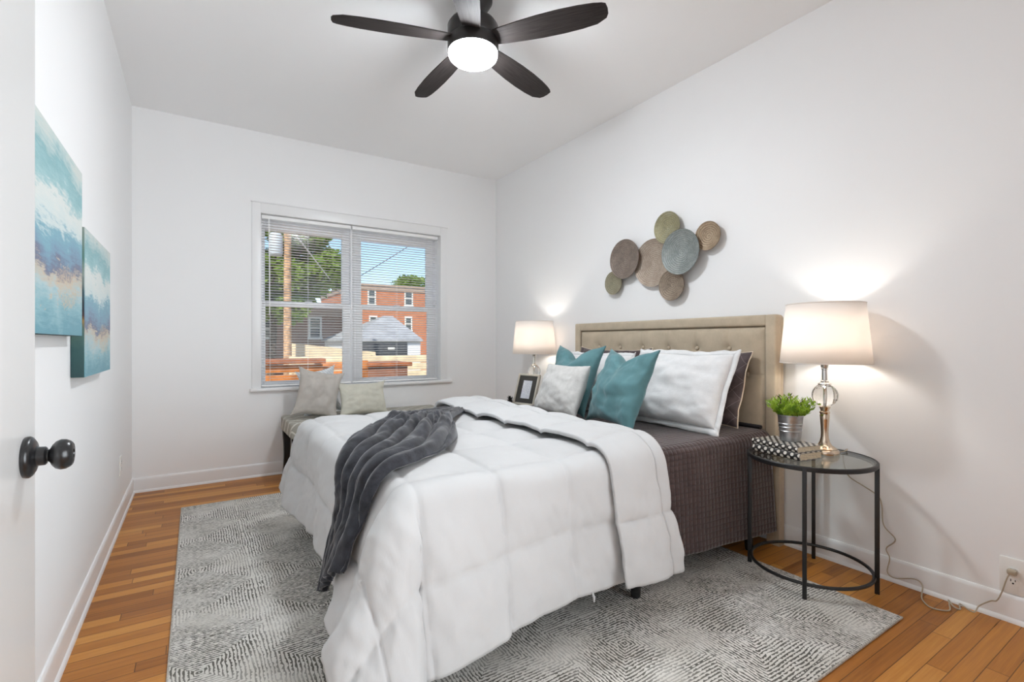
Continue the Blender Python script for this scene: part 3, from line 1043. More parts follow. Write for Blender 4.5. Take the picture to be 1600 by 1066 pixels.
# uneven hem: the + side (toward the far corner) hangs lower
ext = np.clip((S_ - .80) / .2, 0, 1) ** 1.5 * (.06 * W_ - .0)
XX = cx_[:, None] + nx_[:, None] * hw_[:, None] * Wj - np.abs(ext) * np.sign(-ext) * 0 - ext * -1.0 * 0
YY = cy_[:, None] + ny_[:, None] * hw_[:, None] * Wj
XX = XX + np.clip((S_ - .8) / .2, 0, 1) * (.085 * np.where(ny_[:, None] * W_ > 0, -1, 1) * np.abs(W_))
P0, N = base_frame(XX, YY)
ph = 2.9 * PI * W_ + 1.8 * np.sin(S_ * 4.) + 2.6 * jit
fold = (np.abs(np.sin(ph / 1.15))) ** .75
edge = np.clip((1 - np.abs(W_)) / .08, 0, 1)
tw = np.vectorize(lambda a, b_: fbm(a * 14, b_ * 4, 2., 3))(S_, W_)
bundle = bumpf(S_, .36, .12)
lift = .034 + (fh_[:, None] * 1.15) * fold * edge + .022 * bundle * edge * (1 + tw) + .006 * tw
P = P0 + N * lift[..., None]
P[..., 2] = np.maximum(P[..., 2], .05)
thr = grid_mesh('throw_blanket', P - np.array((.75, 2.0, .68)), m_throw, loc=(.75, 2.0, .68))
md = thr.modifiers.new('thick', 'SOLIDIFY'); md.thickness = .010; md.offset = 0
tag(thr, 'charcoal plush throw bunched diagonally across the white comforter', 'throw blanket')


# ------------------------------------------------------------------ pillows
def pillow(name, mat, w, h, t, base, rgt, up, label, cat='pillow', chop=0., pinch=.07, seed=0, flange=0., wrk=1., piping=None, corner=0., group=None):
    """base: middle of the bottom edge; rgt / up: directions along width and height"""
    rgt = Vector(rgt).normalized(); up = Vector(up); up = (up - rgt * up.dot(rgt)).normalized(); nrm = rgt.cross(up)
    n = 46
    u = np.sin(np.linspace(-1, 1, n) * PI / 2 * .97) / math.sin(PI / 2 * .97)
    U, V = np.meshgrid(u, u, indexing='ij')
    k = (1 - U ** 2) * (1 - V ** 2)
    nz = np.vectorize(lambda a, b_: fbm(a * 1.6 + seed, b_ * 1.6, seed * 1.7, 4))(U, V)
    nz2 = np.vectorize(lambda a, b_: fbm(a * 3.6 + seed, b_ * 3.6, seed * .7, 2))(U, V)
    px = U * w / 2 * (1 - pinch * (1 - V ** 2)); py = (V + 1) * h / 2 - V * h / 2 * pinch * (1 - U ** 2)
    ear = np.clip((np.abs(U) + np.abs(V) - 1.5) / .5, 0, 1) ** 2
    px += np.sign(U) * corner * ear; py += np.sign(V) * corner * ear
    ch = chop * np.exp(-(U / .34) ** 2) * np.clip((V + 1) / 2, 0, 1) ** 4
    py -= ch
    th = t / 2 * np.maximum(k, 0) ** .40
    th *= (1 + .18 * nz * wrk)
    th += wrk * .010 * nz2 * np.clip(k * 2.5, 0, 1) * (1.0 - .5 * k)
    # puckers radiating from the corners and pulls along the seams
    puck = np.sin(np.arctan2(1 - np.abs(V), 1 - np.abs(U)) * 7) * np.exp(-np.hypot(1 - np.abs(U), 1 - np.abs(V)) / .35)
    th += wrk * .003 * puck * np.clip(k * 6, 0, 1)
    if chop:
        th *= 1 - .35 * np.exp(-(U / .16) ** 2) * np.clip((V + .1) / 1.1, 0, 1)
    th = np.maximum(th, .004)
    sag = .012 * nz * wrk
    def put(sgn):
        d = sgn * th + sag
        return np.stack([px, py, d], -1)
    R_ = np.array([list(rgt), list(up), list(nrm)])
    F = put(1) @ R_; K = put(-1) @ R_
    m = n
    vs = np.concatenate([F.reshape(-1, 3), K.reshape(-1, 3)])
    fs = []
    idx = lambda i, j, s: s * m * m + i * m + j
    for i in range(m - 1):
        for j in range(m - 1):
            fs.append((idx(i, j, 0), idx(i + 1, j, 0), idx(i + 1, j + 1, 0), idx(i, j + 1, 0)))
            fs.append((idx(i, j, 1), idx(i, j + 1, 1), idx(i + 1, j + 1, 1), idx(i + 1, j, 1)))
    bd = [(i, 0) for i in range(m)] + [(m - 1, j) for j in range(1, m)] + [(i, m - 1) for i in range(m - 2, -1, -1)] + [(0, j) for j in range(m - 2, 0, -1)]
    for a, b_ in zip(bd, bd[1:] + bd[:1]):
        fs.append((idx(*a, 0), idx(*a, 1), idx(*b_, 1), idx(*b_, 0)))
    me = bpy.data.meshes.new(name); me.from_pydata([tuple(map(float, p)) for p in vs], [], fs)
    me.polygons.foreach_set('use_smooth', [True] * len(me.polygons)); me.update()
    o = link(name, me, mat, None, base)
    tag(o, label, cat, group)
    edge_pts = [Vector((F.reshape(m, m, 3)[i, j] + K.reshape(m, m, 3)[i, j]) / 2) for i, j in bd]
    if piping is not None:
        b = B(); b.tube(edge_pts, .0045, 6, closed=True); p = b.done('piping', piping, o)
        if flange == 0: p['label'] = 'cream piping'
    if flange:
        # loose flat border past the seam with a wavy edge
        b = B(); c0 = sum(edge_pts, Vector()) / len(edge_pts); ring = []
        L = len(edge_pts)
        for q, e in enumerate(edge_pts):
            du = (e - c0); a = du.dot(rgt); c_ = du.dot(up)
            out = Vector((0, 0, 0))
            fx = max(0, abs(a) / (w / 2) - .80) / .2; fy = max(0, abs(c_) / (h / 2) - .80) / .2
            out += rgt * math.copysign(min(1, fx), a) * flange + up * math.copysign(min(1, fy), c_) * flange
            wv = fbm(q * .11, seed, 0, 3) * .8
            ring.append((e, e + out * (1 + .5 * wv) + nrm * (.020 * wv)))
        vs = [p for pr in ring for p in pr]
        fs = [(2 * q, 2 * q + 1, (2 * q + 3) % (2 * L), (2 * q + 2) % (2 * L)) for q in range(L)]
        b.raw(vs, fs); f = b.done('flange', mat, o)
        md = f.modifiers.new('thick', 'SOLIDIFY'); md.thickness = .004; md.offset = 0
    return o


R0 = (0, -1, 0)
# back row: plum shams against the headboard
pillow('pillow_sham', m_sham, .66, .40, .13, (2.368, 1.845, .632), R0, (.12, 0, .36), 'plum sham with cream piping behind the white pillow nearest the lamp', seed=1, piping=m_piping, pinch=.03, corner=.008)
pillow('pillow_sham', m_sham, .66, .405, .13, (2.368, 2.545, .632), R0, (.12, 0, .36), 'plum sham at the far side, only a dark corner above the teal pillow', seed=2, piping=m_piping, pinch=.03, corner=.02)
# middle row: white matelasse pillows
pillow('bed_pillow', m_linenwhite, .60, .40, .155, (2.145, 1.795, .640), (.02, -1, 0), (.17, 0, .36), 'rumpled white pillow with loose flange right of the teal pillow', seed=3, flange=.032, pinch=.03, wrk=.9)
pillow('bed_pillow', m_linenwhite, .62, .37, .145, (2.170, 2.50, .640), R0, (.15, 0, .36), 'white pillow peeking out between the two teal pillows', seed=4, flange=.025, pinch=.03, wrk=.9)
# front row
pillow('throw_pillow', m_teal, .455, .40, .15, (1.850, 1.925, .640), (-.29, -1, 0), (.155, .04, .36), 'teal velvet pillow with karate chopped top nearest the camera', seed=5, chop=.075, pinch=.06, corner=.020, wrk=.9)
pillow('throw_pillow', m_teal, .455, .42, .15, (1.965, 2.475, .640), (-.08, -1, 0), (.15, 0, .37), 'teal velvet pillow mostly behind the square ivory pillow', seed=6, chop=.085, pinch=.06, corner=.020, wrk=.8)
pillow('throw_pillow', m_ivory, .41, .315, .13, (1.795, 2.335, .640), (-.02, -1, 0), (.115, 0, .27), 'square ivory boucle pillow in front of the teal pillows', seed=7, pinch=.05, wrk=.7)

# ------------------------------------------------------------------ bench and its pillows
bench = thing('bench', (1.22, 4.08, 0), 'low bench with pale lattice pattern seat and black legs under the window', 'bench')
o = bench.location
B(o).box(.578, 1.880, 3.835, 4.335, .365, .482, .018, 4).done('seat', m_lattice, bench)
b = B(o)
b.tube([(.590, 3.842, .474), (1.868, 3.842, .474), (1.868, 4.328, .474), (.590, 4.328, .474)], .0045, 6, closed=True)
b.done('piping', m_lattice, bench)
for lx, sx_ in ((.612, -1), (1.846, 1)):
    for ly, sy2 in ((3.872, -1), (4.298, 1)):
        b = B(o)
        pts = []; N_ = 8
        for i in range(N_ + 1):
            f = i / N_
            pts.append((f, .008 * math.sin(f * PI) - .010 * f * f))
        vs = []
        for f, bow in pts:
            z = .37 - f * (.37 - .0005); hw = .027 - .010 * f
            cx0_, cy0_ = lx - sx_ * bow * .8, ly - sy2 * bow
            vs += [(cx0_ - hw, cy0_ - hw, z), (cx0_ + hw, cy0_ - hw, z), (cx0_ + hw, cy0_ + hw, z), (cx0_ - hw, cy0_ + hw, z)]
        fs = [(0, 1, 2, 3), tuple(4 * N_ + k for k in (3, 2, 1, 0))]
        for i in range(N_):
            for k in range(4): fs.append((4 * i + k, 4 * i + (k + 1) % 4, 4 * i + 4 + (k + 1) % 4, 4 * i + 4 + k))
        b.raw(vs, fs); b.done('leg', m_bootblack, bench, angle=60)

RB = (1, 0, 0)
pillow('throw_pillow', m_beige, .315, .35, .14, (.775, 4.020, .502), (1, -.04, -.19), (-.02, .07, .36), 'square beige linen pillow standing on the left of the bench', seed=11, pinch=.07, corner=.018, wrk=.8)
pillow('throw_pillow', m_lace, .27, .35, .08, (.872, 4.180, .502), (1, -.1, .16), (.0, .07, .36), 'pale striped pillow tucked behind the beige one on the bench', seed=12, pinch=.06, corner=.02)
pillow('throw_pillow', m_cream, .375, .255, .11, (1.150, 3.985, .493), (1, .05, 0), (-.02, .08, .25), 'small cream oblong pillow leaning on the beige linen one', seed=13, pinch=.06, corner=.014, wrk=.5)


# ------------------------------------------------------------------ round side tables
TZ = .557


def side_table(loc, label, rz):
    root = thing('side_table', loc, label, 'side table', 'round glass side tables')
    root.rotation_euler = (0, 0, rz)
    N_ = 64
    circ = lambda r, z: [(r * math.cos(2 * PI * k / N_), r * math.sin(2 * PI * k / N_), z) for k in range(N_)]
    b = B(); tmp = [(.236, TZ - .020), (.252, TZ - .020), (.256, TZ - .016), (.256, TZ - .003), (.253, TZ), (.246, TZ), (.246, TZ - .007), (.236, TZ - .007), (.236, TZ - .020)]
    b.lathe(tmp, seg=N_, cap=False); b.done('rim', m_black, root)
    B().lathe([(.2455, TZ - .006), (.2455, TZ - .001)], seg=N_).done('glass_top', m_tabletop, root)
    B().tube(circ(.238, .068), .0075, 8, closed=True).done('lower_ring', m_black, root)
    for k in range(4):
        a = math.radians(22 + 90 * k)
        M = Matrix.Rotation(a, 4, 'Z')
        z0 = .0105 if k in (1, 2) else .0005       # two legs stand on the rug
        B().box(.238, .256, -.008, .008, z0, TZ - .004, .0015, M=M).done('leg', m_black, root)
    return root


st1 = side_table((2.345, 1.145, 0), 'round black metal side table with glass top nearest the camera', 0)
st2 = copy_tree(st1, (2.355, 3.335, 0), 'far round black side table partly hidden behind the bed pillows')

# ------------------------------------------------------------------ table lamps
def lamp(loc, label):
    root = thing('table_lamp', loc, label, 'lamp', 'crystal ball table lamps')
    z = 0
    B().lathe([(.058, 0), (.060, .003), (.060, .010), (.056, .017), (.050, .021), (.051, .025), (.044, .029), (.030, .038), (.021, .052), (.0165, .072),
               (.015, .095), (.0165, .125), (.019, .155), (.0205, .176), (.0185, .181), (.0215, .186), (.0215, .192), (.017, .196), (.019, .204), (.024, .216)], seg=36).done('base', m_champ, root)
    # faceted crystal ball
    tmp = bmesh.new(); bmesh.ops.create_uvsphere(tmp, u_segments=18, v_segments=11, radius=.054)
    b = B(); bmesh.ops.translate(tmp, vec=(0, 0, .268), verts=tmp.verts); b._merge(tmp)
    ball = b.done('crystal_ball', m_crystal, root, smooth=False)
    B().lathe([(.005, .216), (.005, .316)], seg=12).done('core_rod', m_chrome, ball)
    B().lathe([(.028, .317), (.028, .322), (.016, .328), (.0165, .334), (.012, .337), (.0115, .385), (.014, .387), (.014, .392), (.006, .394)], seg=24).done('neck', m_chrome, root)
    B().lathe([(.014, .395), (.016, .40), (.016, .455), (.013, .46)], seg=16).done('socket', m_silver, root)
    bb = B().ball((0, 0, .490), .024, 16, 12, (1, 1, 1.1)).done('bulb', m_bulb, root)
    # tapered drum shade, open at both ends
    zs0, zs1, r0, r1 = .418, .690, .184, .158
    b = B(); b.lathe([(r0, zs0), (r0 + (r1 - r0) * .33, zs0 + .09), (r0 + (r1 - r0) * .66, zs0 + .18), (r1, zs1)], seg=64, cap=False)
    sh = b.done('shade', m_shade, root)
    md = sh.modifiers.new('thick', 'SOLIDIFY'); md.thickness = .0012
    N_ = 64
    ring = lambda r, z_: [(r * math.cos(2 * PI * k / N_), r * math.sin(2 * PI * k / N_), z_) for k in range(N_)]
    B().tube(ring(r0, zs0), .0022, 6, closed=True).done('shade_hem', m_shade, sh)
    B().tube(ring(r1, zs1), .0022, 6, closed=True).done('shade_hem', m_shade, sh)
    b = B().tube([(.004, 0, .60), (.004, 0, .672)], .002, 6)
    for k in range(3):
        a = 2 * PI * k / 3
        b.tube([(0, 0, .668), (r1 * math.cos(a), r1 * math.sin(a), .686)], .0016, 6)
    b.done('spider', m_silver, root)
    ld = bpy.data.lights.new('lamp_light', 'POINT'); ld.energy = LAMP_WATT; ld.shadow_soft_size = .032; ld.color = (1, .955, .90)
    lo = bpy.data.objects.new('lamp_light', ld); COL.objects.link(lo); lo.parent = root; lo.location = (0, 0, .545)
    return root


L1 = lamp((2.448, 1.128, TZ + .0002), 'crystal ball lamp with white drum shade beside the potted plant')
L2 = copy_tree(L1, (2.415, 3.400, TZ + .0002), 'far crystal ball lamp glowing behind the picture frame')


# ------------------------------------------------------------------ books, plant
def book(loc, rz, L, Wd, Hh, label):
    root = thing('book', loc, label, 'book', 'polka dot books on the side table'); root.rotation_euler = (0, 0, rz)
    # cover: two boards and a rounded spine along -X, length along Y
    tk = .0028
    b = B()
    prof_ = [(Wd / 2, 0), (-Wd / 2 + .006, 0), (-Wd / 2 + .001, Hh * .18), (-Wd / 2 - .002, Hh * .5), (-Wd / 2 + .001, Hh * .82), (-Wd / 2 + .006, Hh), (Wd / 2, Hh),
             (Wd / 2, Hh - tk), (-Wd / 2 + .008, Hh - tk), (-Wd / 2 + .004, Hh * .5), (-Wd / 2 + .008, tk), (Wd / 2, tk)]
    n = len(prof_)
    arc = [0.]
    for (a0, a1), (b0, b1) in zip(prof_, prof_[1:]): arc.append(arc[-1] + math.hypot(b0 - a0, b1 - a1))
    vs = [(x, -L / 2, z) for x, z in prof_] + [(x, L / 2, z) for x, z in prof_]
    fs = [(i, (i + 1) % n, n + (i + 1) % n, n + i) for i in range(n)] + [tuple(range(n)), tuple(range(2 * n - 1, n - 1, -1))]
    me = bpy.data.meshes.new('cover'); me.from_pydata(vs, [], fs)
    uvl = me.uv_layers.new(name='UVMap')
    mid = (arc[2] + arc[4]) / 2
    for p in me.polygons:
        for li in p.loop_indices:
            vi = me.loops[li].vertex_index
            uvl.data[li].uv = (vs[vi][1] + 10 * .033, arc[vi % n] - mid + .033 * 10)
    me.update()
    link('cover', me, m_dots, root)
    B().box(-Wd / 2 + .005, Wd / 2 - .004, -L / 2 + .003, L / 2 - .003, tk, Hh - tk, 0).done('page_block', m_paper, root, smooth=False)
    return root


bz = TZ + .0003
b1 = book((2.276, 1.212, bz), -.155, .235, .150, .032, 'thicker polka dot book under the other one on the side table')
b2 = copy_tree(b1, (2.285, 1.222, bz + .0323), 'upper polka dot book with white dots under the plant pail', rz=-.185)
for ch in b2.children:
    ch.scale = (1, 1, .78)

pz = bz + .0323 + .025 + .0002
plant = thing('potted_plant', (2.322, 1.218, pz), 'bright green grassy plant in a galvanised pail on the books', 'plant')
o = (0, 0, 0)
B().lathe([(.0005, .0035), (.040, .0035), (.0415, .000), (.0435, .001), (.0450, .035), (.0458, .044), (.0488, .046), (.0466, .049), (.0476, .062), (.0505, .064), (.0482, .067), (.0492, .078), (.0520, .080), (.0498, .083), (.0535, .116),
           (.0560, .118), (.0560, .121), (.0535, .121), (.0505, .104), (.0005, .104)], seg=48).done('pail', m_zinc, plant)
B().lathe([(.051, .104), (.048, .110), (.020, .114), (.0005, .115)], seg=24, cap=False).done('soil', m_soil, plant)


def leaf_clump(n, rmax, hmin, hmax, wid, z0, spread, seed, tilt=1.):
    rnd = random.Random(seed)
    vs, fs = [], []
    for i in range(n):
        a = rnd.uniform(0, 2 * PI); rr = rmax * math.sqrt(rnd.random())
        base = Vector((rr * math.cos(a), rr * math.sin(a), z0))
        out = Vector((math.cos(a), math.sin(a), 0)) * (rr / rmax) * spread + Vector((rnd.uniform(-.3, .3), rnd.uniform(-.3, .3), 0))
        d = (Vector((0, 0, 1)) + out * tilt).normalized()
        L = rnd.uniform(hmin, hmax)
        tip = base + d * L
        # short blades up the stem
        nb = max(2, int(L / .010))
        for j in range(nb):
            f = (j + 1) / nb
            p = base.lerp(tip, f) + Vector((0, 0, -.010 * f * f * out.length))
            aa = rnd.uniform(0, 2 * PI)
            q = (d * .7 + Vector((math.cos(aa), math.sin(aa), .2)) * .65).normalized()
            LL = rnd.uniform(.016, .027)
            s = q.cross(Vector((rnd.uniform(-1, 1), rnd.uniform(-1, 1), rnd.uniform(-1, 1)))).normalized() * wid
            k = len(vs)
            vs += [p, p + q * LL * .5 + s, p + q * LL, p + q * LL * .5 - s]
            fs.append((k, k + 1, k + 2, k + 3))
    return vs, fs


vs, fs = leaf_clump(240, .046, .040, .100, .0032, .108, .78, 3)
B().raw(vs, fs).done('leaves', m_leaf, plant, smooth=False)
vs, fs = leaf_clump(14, .03, .085, .105, .0022, .108, .6, 9)
bl_ = B().raw(vs, fs).done('bronze_tips', m_leafdark, plant, smooth=False); bl_['label'] = 'dark bronze sprigs'

# ------------------------------------------------------------------ lamp cord
cord_pts = [(2.500, 1.090, TZ + .006), (2.548, 1.085, TZ + .006), (2.580, 1.090, TZ + .010), (2.608, 1.120, TZ - .02), (2.615, 1.115, .47), (2.615, 1.094, .429), (2.615, 1.035, .40), (2.615, .980, .370), (2.614, .964, .33),
            (2.613, .957, .245), (2.608, .911, .195), (2.613, .947, .143), (2.608, .932, .105), (2.606, .940, .042), (2.604, .911, .026), (2.604, .842, .050), (2.600, .812, .036),
            (2.540, .795, .004), (2.485, .748, .004), (2.515, .702, .004), (2.560, .712, .012), (2.580, .720, .020), (2.560, .700, .010), (2.565, .680, .004), (2.600, .690, .012), (2.585, .645, .004), (2.600, .632, .030),
            (2.606, .600, .062), (2.604, .582, .072), (2.604, .568, .110), (2.603, .556, .160), (2.606, .548, .186), (2.612, .543, .194)]
cq = []
cp = [Vector(p) for p in cord_pts]
for i in range(len(cp) - 1):
    p0, p1, p2, p3 = cp[max(i - 1, 0)], cp[i], cp[i + 1], cp[min(i + 2, len(cp) - 1)]
    for k in range(6):
        f = k / 6
        cq.append(.5 * (2 * p1 + (p2 - p0) * f + (2 * p0 - 5 * p1 + 4 * p2 - p3) * f * f + (3 * p1 - p0 - 3 * p2 + p3) * f ** 3))
cq.append(cp[-1])
cq = [Vector((min(p.x, 2.6255), p.y, max(p.z, .0030))) for p in cq]
cord = thing('lamp_cord', (2.6, .95, 0), 'thin clear lamp cord trailing from the side table to the wall outlet', 'cord')
B(cord.location).tube(cq, .0026, 6).done('wire', m_clearcord, cord)
B(cord.location).box(2.600, 2.6215, .527, .555, .186, .206, .005).done('plug', m_clearcord, cord)

# ------------------------------------------------------------------ far table: frame, succulent, slim book
fr = thing('picture_frame', (2.250, 3.330, TZ + .0005), 'champagne picture frame with dark mat leaning back on the far table', 'picture frame')
# frame faces the foot of the bed, turned toward the camera
fw, fh2 = .245, .262
dirR = Vector((.17, -.98, 0)).normalized(); lean = Vector((.30, .05, 1)).normalized()
lean = (lean - dirR * lean.dot(dirR)).normalized(); nf = dirR.cross(lean)
MF = Matrix((( dirR.x, nf.x * -1, lean.x, 0), (dirR.y, nf.y * -1, lean.y, 0), (dirR.z, nf.z * -1, lean.z, 0), (0, 0, 0, 1)))
if nf.x > 0:
    MF = Matrix(((dirR.x, nf.x, lean.x, 0), (dirR.y, nf.y, lean.y, 0), (dirR.z, nf.z, lean.z, 0), (0, 0, 0, 1)))
wb = .018
b = B()
b.box(-fw / 2, -fw / 2 + wb, -.004, .014, 0, fh2, .003, M=MF).box(fw / 2 - wb, fw / 2, -.004, .014, 0, fh2, .003, M=MF)
b.box(-fw / 2 + wb, fw / 2 - wb, -.004, .014, 0, wb, .003, M=MF).box(-fw / 2 + wb, fw / 2 - wb, -.004, .014, fh2 - wb, fh2, .003, M=MF)
m_champ2 = simple('champagne_leaf', (.62, .57, .48), .4, metal=.4)
b.done('frame', m_champ2, fr)
m_matb = simple('dark_mat_board', (.055, .052, .047), .8)
B().box(-fw / 2 + .006, fw / 2 - .006, .004, .022, .006, fh2 - .006, .001, M=MF).done('mat_board', m_matb, fr)
pw, ph_ = .100, .150
t = NT('ink_sketch')
G = t.coord()
ns_ = t.noise(t.coord(scale=(1, 1, 1)), 28, 5, .7, 1.2)
t.col(t.ramp(ns_, [(.42, (.74, .76, .80)), (.50, (.55, .57, .63)), (.54, (.76, .78, .81))])); t.set(rough=.4)
B().box(-pw / 2, pw / 2, .0025, .0045, fh2 / 2 - ph_ / 2, fh2 / 2 + ph_ / 2, M=MF).done('picture', t.m, fr)
ez = math.sqrt(1 - lean.z ** 2)
ea = MF @ Vector((0, .024, .185)); bk_ = Vector((MF[0][1], MF[1][1], 0)).normalized(); eb = Vector((ea.x, ea.y, 0)) + bk_ * .012
B().raw([ea + dirR * q + bk_ * w_ for q in (-.03, .03) for w_ in (0, .004)] + [eb + dirR * q + bk_ * w_ for q in (-.03, .03) for w_ in (0, .004)],
        [(0, 1, 3, 2), (4, 6, 7, 5), (0, 4, 5, 1), (2, 3, 7, 6), (0, 2, 6, 4), (1, 5, 7, 3)]).done('easel_back', m_matb, fr, smooth=False)

suc = thing('potted_succulent', (2.215, 3.470, TZ + .0005), 'tiny dark spiky plant beside the picture frame', 'plant')
B().lathe([(.018, 0), (.023, .028), (.021, .028), (.018, .024), (.0005, .024)], seg=20).done('pot', m_black, suc)
rnd = random.Random(5); vs, fs = [], []
for i in range(60):
    a = rnd.uniform(0, 2 * PI); e_ = rnd.uniform(.15, 1.4)
    d = Vector((math.cos(a) * math.cos(e_), math.sin(a) * math.cos(e_), math.sin(e_))); s = d.cross(Vector((0, 0, 1))).normalized() * .0035
    p = Vector((0, 0, .026)); L_ = rnd.uniform(.030, .050); k = len(vs)
    vs += [p - s, p + s, p + d * L_ * .5 + s * 1.2, p + d * L_, p + d * L_ * .5 - s * 1.2]; fs.append((k, k + 1, k + 2, k + 3, k + 4))
B().raw(vs, fs).done('leaves', m_succ, suc, smooth=False)

# ------------------------------------------------------------------ wall sculpture: seven dished discs joined on the wall
ws = thing('wall_sculpture', (XR, 2.2, 1.62), 'cluster of seven round coiled metal discs on the wall above the headboard', 'wall art')
DISCS = [  # y, z, radius, stand-off, colours
    (2.644, 1.508, .084, .040, ((.20, .19, .13), (.30, .27, .18), (.36, .33, .24)), 'small olive disc at the lower left'),
    (2.515, 1.665, .138, .060, ((.13, .10, .085), (.22, .17, .14), (.30, .25, .21)), 'brown disc at the left'),
    (2.278, 1.608, .160, .035, ((.28, .21, .16), (.40, .32, .25), (.50, .42, .35)), 'large sandy disc in the middle'),
    (2.150, 1.820, .102, .045, ((.17, .15, .085), (.28, .25, .13), (.36, .34, .24)), 'olive gold disc at the top'),
    (2.026, 1.640, .141, .072, ((.14, .16, .155), (.22, .245, .24), (.34, .36, .34)), 'large blue grey disc at the front'),
    (2.112, 1.440, .098, .048, ((.12, .085, .06), (.26, .20, .15), (.36, .29, .22)), 'ringed brown disc at the bottom'),
    (1.846, 1.711, .085, .045, ((.16, .10, .06), (.32, .23, .15), (.42, .33, .23)), 'ringed tan disc at the right')]
for i, (y, z, r, so, cs, lb) in enumerate(DISCS):
    pr = []
    K = 14
    for k in range(K + 1):
        f = k / K
        pr.append((max(.0006, r * f), -.022 * (1 - f ** 2.4) * (r / .14)))
    pr += [(r + .002, .001), (r + .0015, -.003), (r * .97, -.006)]
    for k in range(K, -1, -1):
        f = k / K * .96
        pr.append((max(.0006, r * f), -.022 * (1 - f ** 2.4) * (r / .14) - .006))
    # concave face looks into the room (-X); local Z -> -X
    d_ = B().lathe(pr, seg=56, cap=True).done('disc', disc_mat('coiled_disc_%d' % i, *cs), ws)
    d_['label'] = lb
    d_.location = (-so, y - 2.2, z - 1.62)
    tilt = [.05, -.06, .0, .09, -.03, .05, -.05][i]
    d_.rotation_euler = Matrix.Rotation(-PI / 2, 3, 'Y').to_euler()
    d_.rotation_euler[0] += 0
    B().tube([(0, 0, -.022 * r / .14 - .005), (0, 0, -so + .001)], .005, 8).done('standoff', m_black, d_)

# ------------------------------------------------------------------ two canvases on the left wall
def canvas(y0, y1, z0, z1, seed, label):
    root = thing('canvas_painting', (XL, (y0 + y1) / 2, z0), label, 'painting', 'sea paintings on the left wall')
    o = root.location
    B(o).box(XL + .001, XL + .039, y0, y1, z0, z1, .002).done('stretcher', m_canvasedge, root)
    B(o).box(XL + .0385, XL + .0405, y0 + .001, y1 - .001, z0 + .001, z1 - .001).done('painted_front', paint_mat('sea_painting_%d' % seed, seed * 1.37), root, smooth=False)
    return root


canvas(1.535, 2.292, 1.092, 1.668, 1, 'teal and cream seascape canvas nearer the door')
canvas(2.345, 2.974, .942, 1.490, 2, 'lower sea painting with dark side edge, farther from the door')

# ------------------------------------------------------------------ ceiling fan
FX, FY = 1.143, 2.126
fan = thing('ceiling_fan', (FX, FY, ZC), 'dark five blade ceiling fan with a lit round light', 'ceiling fan')
fo = fan.location
B(fo).lathe([(.095, ZC - .0005), (.095, ZC - .012), (.072, ZC - .050), (.060, ZC - .075), (.060, ZC - .110)], (FX, FY, 0), 40).done('canopy', m_fanbody, fan)
B(fo).lathe([(.060, ZC - .100), (.112, ZC - .122), (.124, ZC - .140), (.124, ZC - .200), (.121, ZC - .205), (.124, ZC - .210), (.124, ZC - .255), (.121, ZC - .262)], (FX, FY, 0), 48).done('motor_housing', m_fanbody, fan)
B(fo).lathe([(.119, ZC - .258), (.119, ZC - .274), (.115, ZC - .286), (.104, ZC - .296), (.085, ZC - .303), (.06, ZC - .307), (.03, ZC - .309), (.001, ZC - .3095)], (FX, FY, 0), 48, cap=True).done('light_diffuser', m_led, fan)
blade_z = 2.545
for k, deg in enumerate((162, 90.5, 20.5, -53, -125)):
    # outline along +X from the hub
    out = []
    prof_u = [(.105, .047), (.16, .054), (.24, .062), (.34, .069), (.44, .071), (.53, .068), (.60, .061), (.635, .054)]
    out += [(x, -w_ + .010) for x, w_ in prof_u]
    out += [(.652, -.036), (.657, -.010), (.655, .018), (.645, .038)]
    out += [(x, w_) for x, w_ in reversed(prof_u[:-1])]
    b = B()
    M = Matrix.Rotation(math.radians(-12), 4, 'X')
    b.poly_prism(out, -.003, .003, .0012, M=M)
    bl2 = b.done('blade', m_blade, fan)
    bl2.location = Vector((FX, FY, blade_z)) - fo
    bl2.rotation_euler = (0, 0, math.radians(deg))
    B().box(.10, .20, -.022, .022, .003, .010, .002, M=M).done('blade_bracket', m_fanbody, bl2)

# ------------------------------------------------------------------ outside the window
GZ = -1.0
struct(B().box(-30, 60, YB + TH + .3, 70, GZ - .1, GZ).done('ground', m_concrete, smooth=False))


def ext_building(loc, label, x0, x1, y0, y1, zt, mat, wins, cornice=True):
    root = thing('brick_building', loc, label, 'building'); o = root.location
    B(o).box(x0, x1, y0, y1, GZ, zt).done('wall', mat, root, smooth=False)
    if cornice:
        B(o).box(x0 - .15, x1 + .15, y0 - .18, y1, zt, zt + .10, .02).box(x0 - .08, x1 + .08, y0 - .09, y1, zt - .30, zt, .02).done('cornice', m_cornice, root)
        for k in range(int((x1 - x0) / .9)):
            if k % 2 == 0:
                pass
    for (a, b_, c, d) in wins:
        f = B(o).box(a - .09, a, y0 - .06, y0 + .05, c, d).box(b_, b_ + .09, y0 - .06, y0 + .05, c, d).box(a - .09, b_ + .09, y0 - .06, y0 + .05, d, d + .12).box(
            a - .12, b_ + .12, y0 - .09, y0 + .05, c - .12, c).box(a, b_, y0 - .03, y0 + .05, (c + d) / 2 - .03, (c + d) / 2 + .03).done('window', m_frameext, root, smooth=False)
        B(o).box(a, b_, y0 - .012, y0 + .02, c, d).done('pane', m_darkglass, f, smooth=False)
    return root


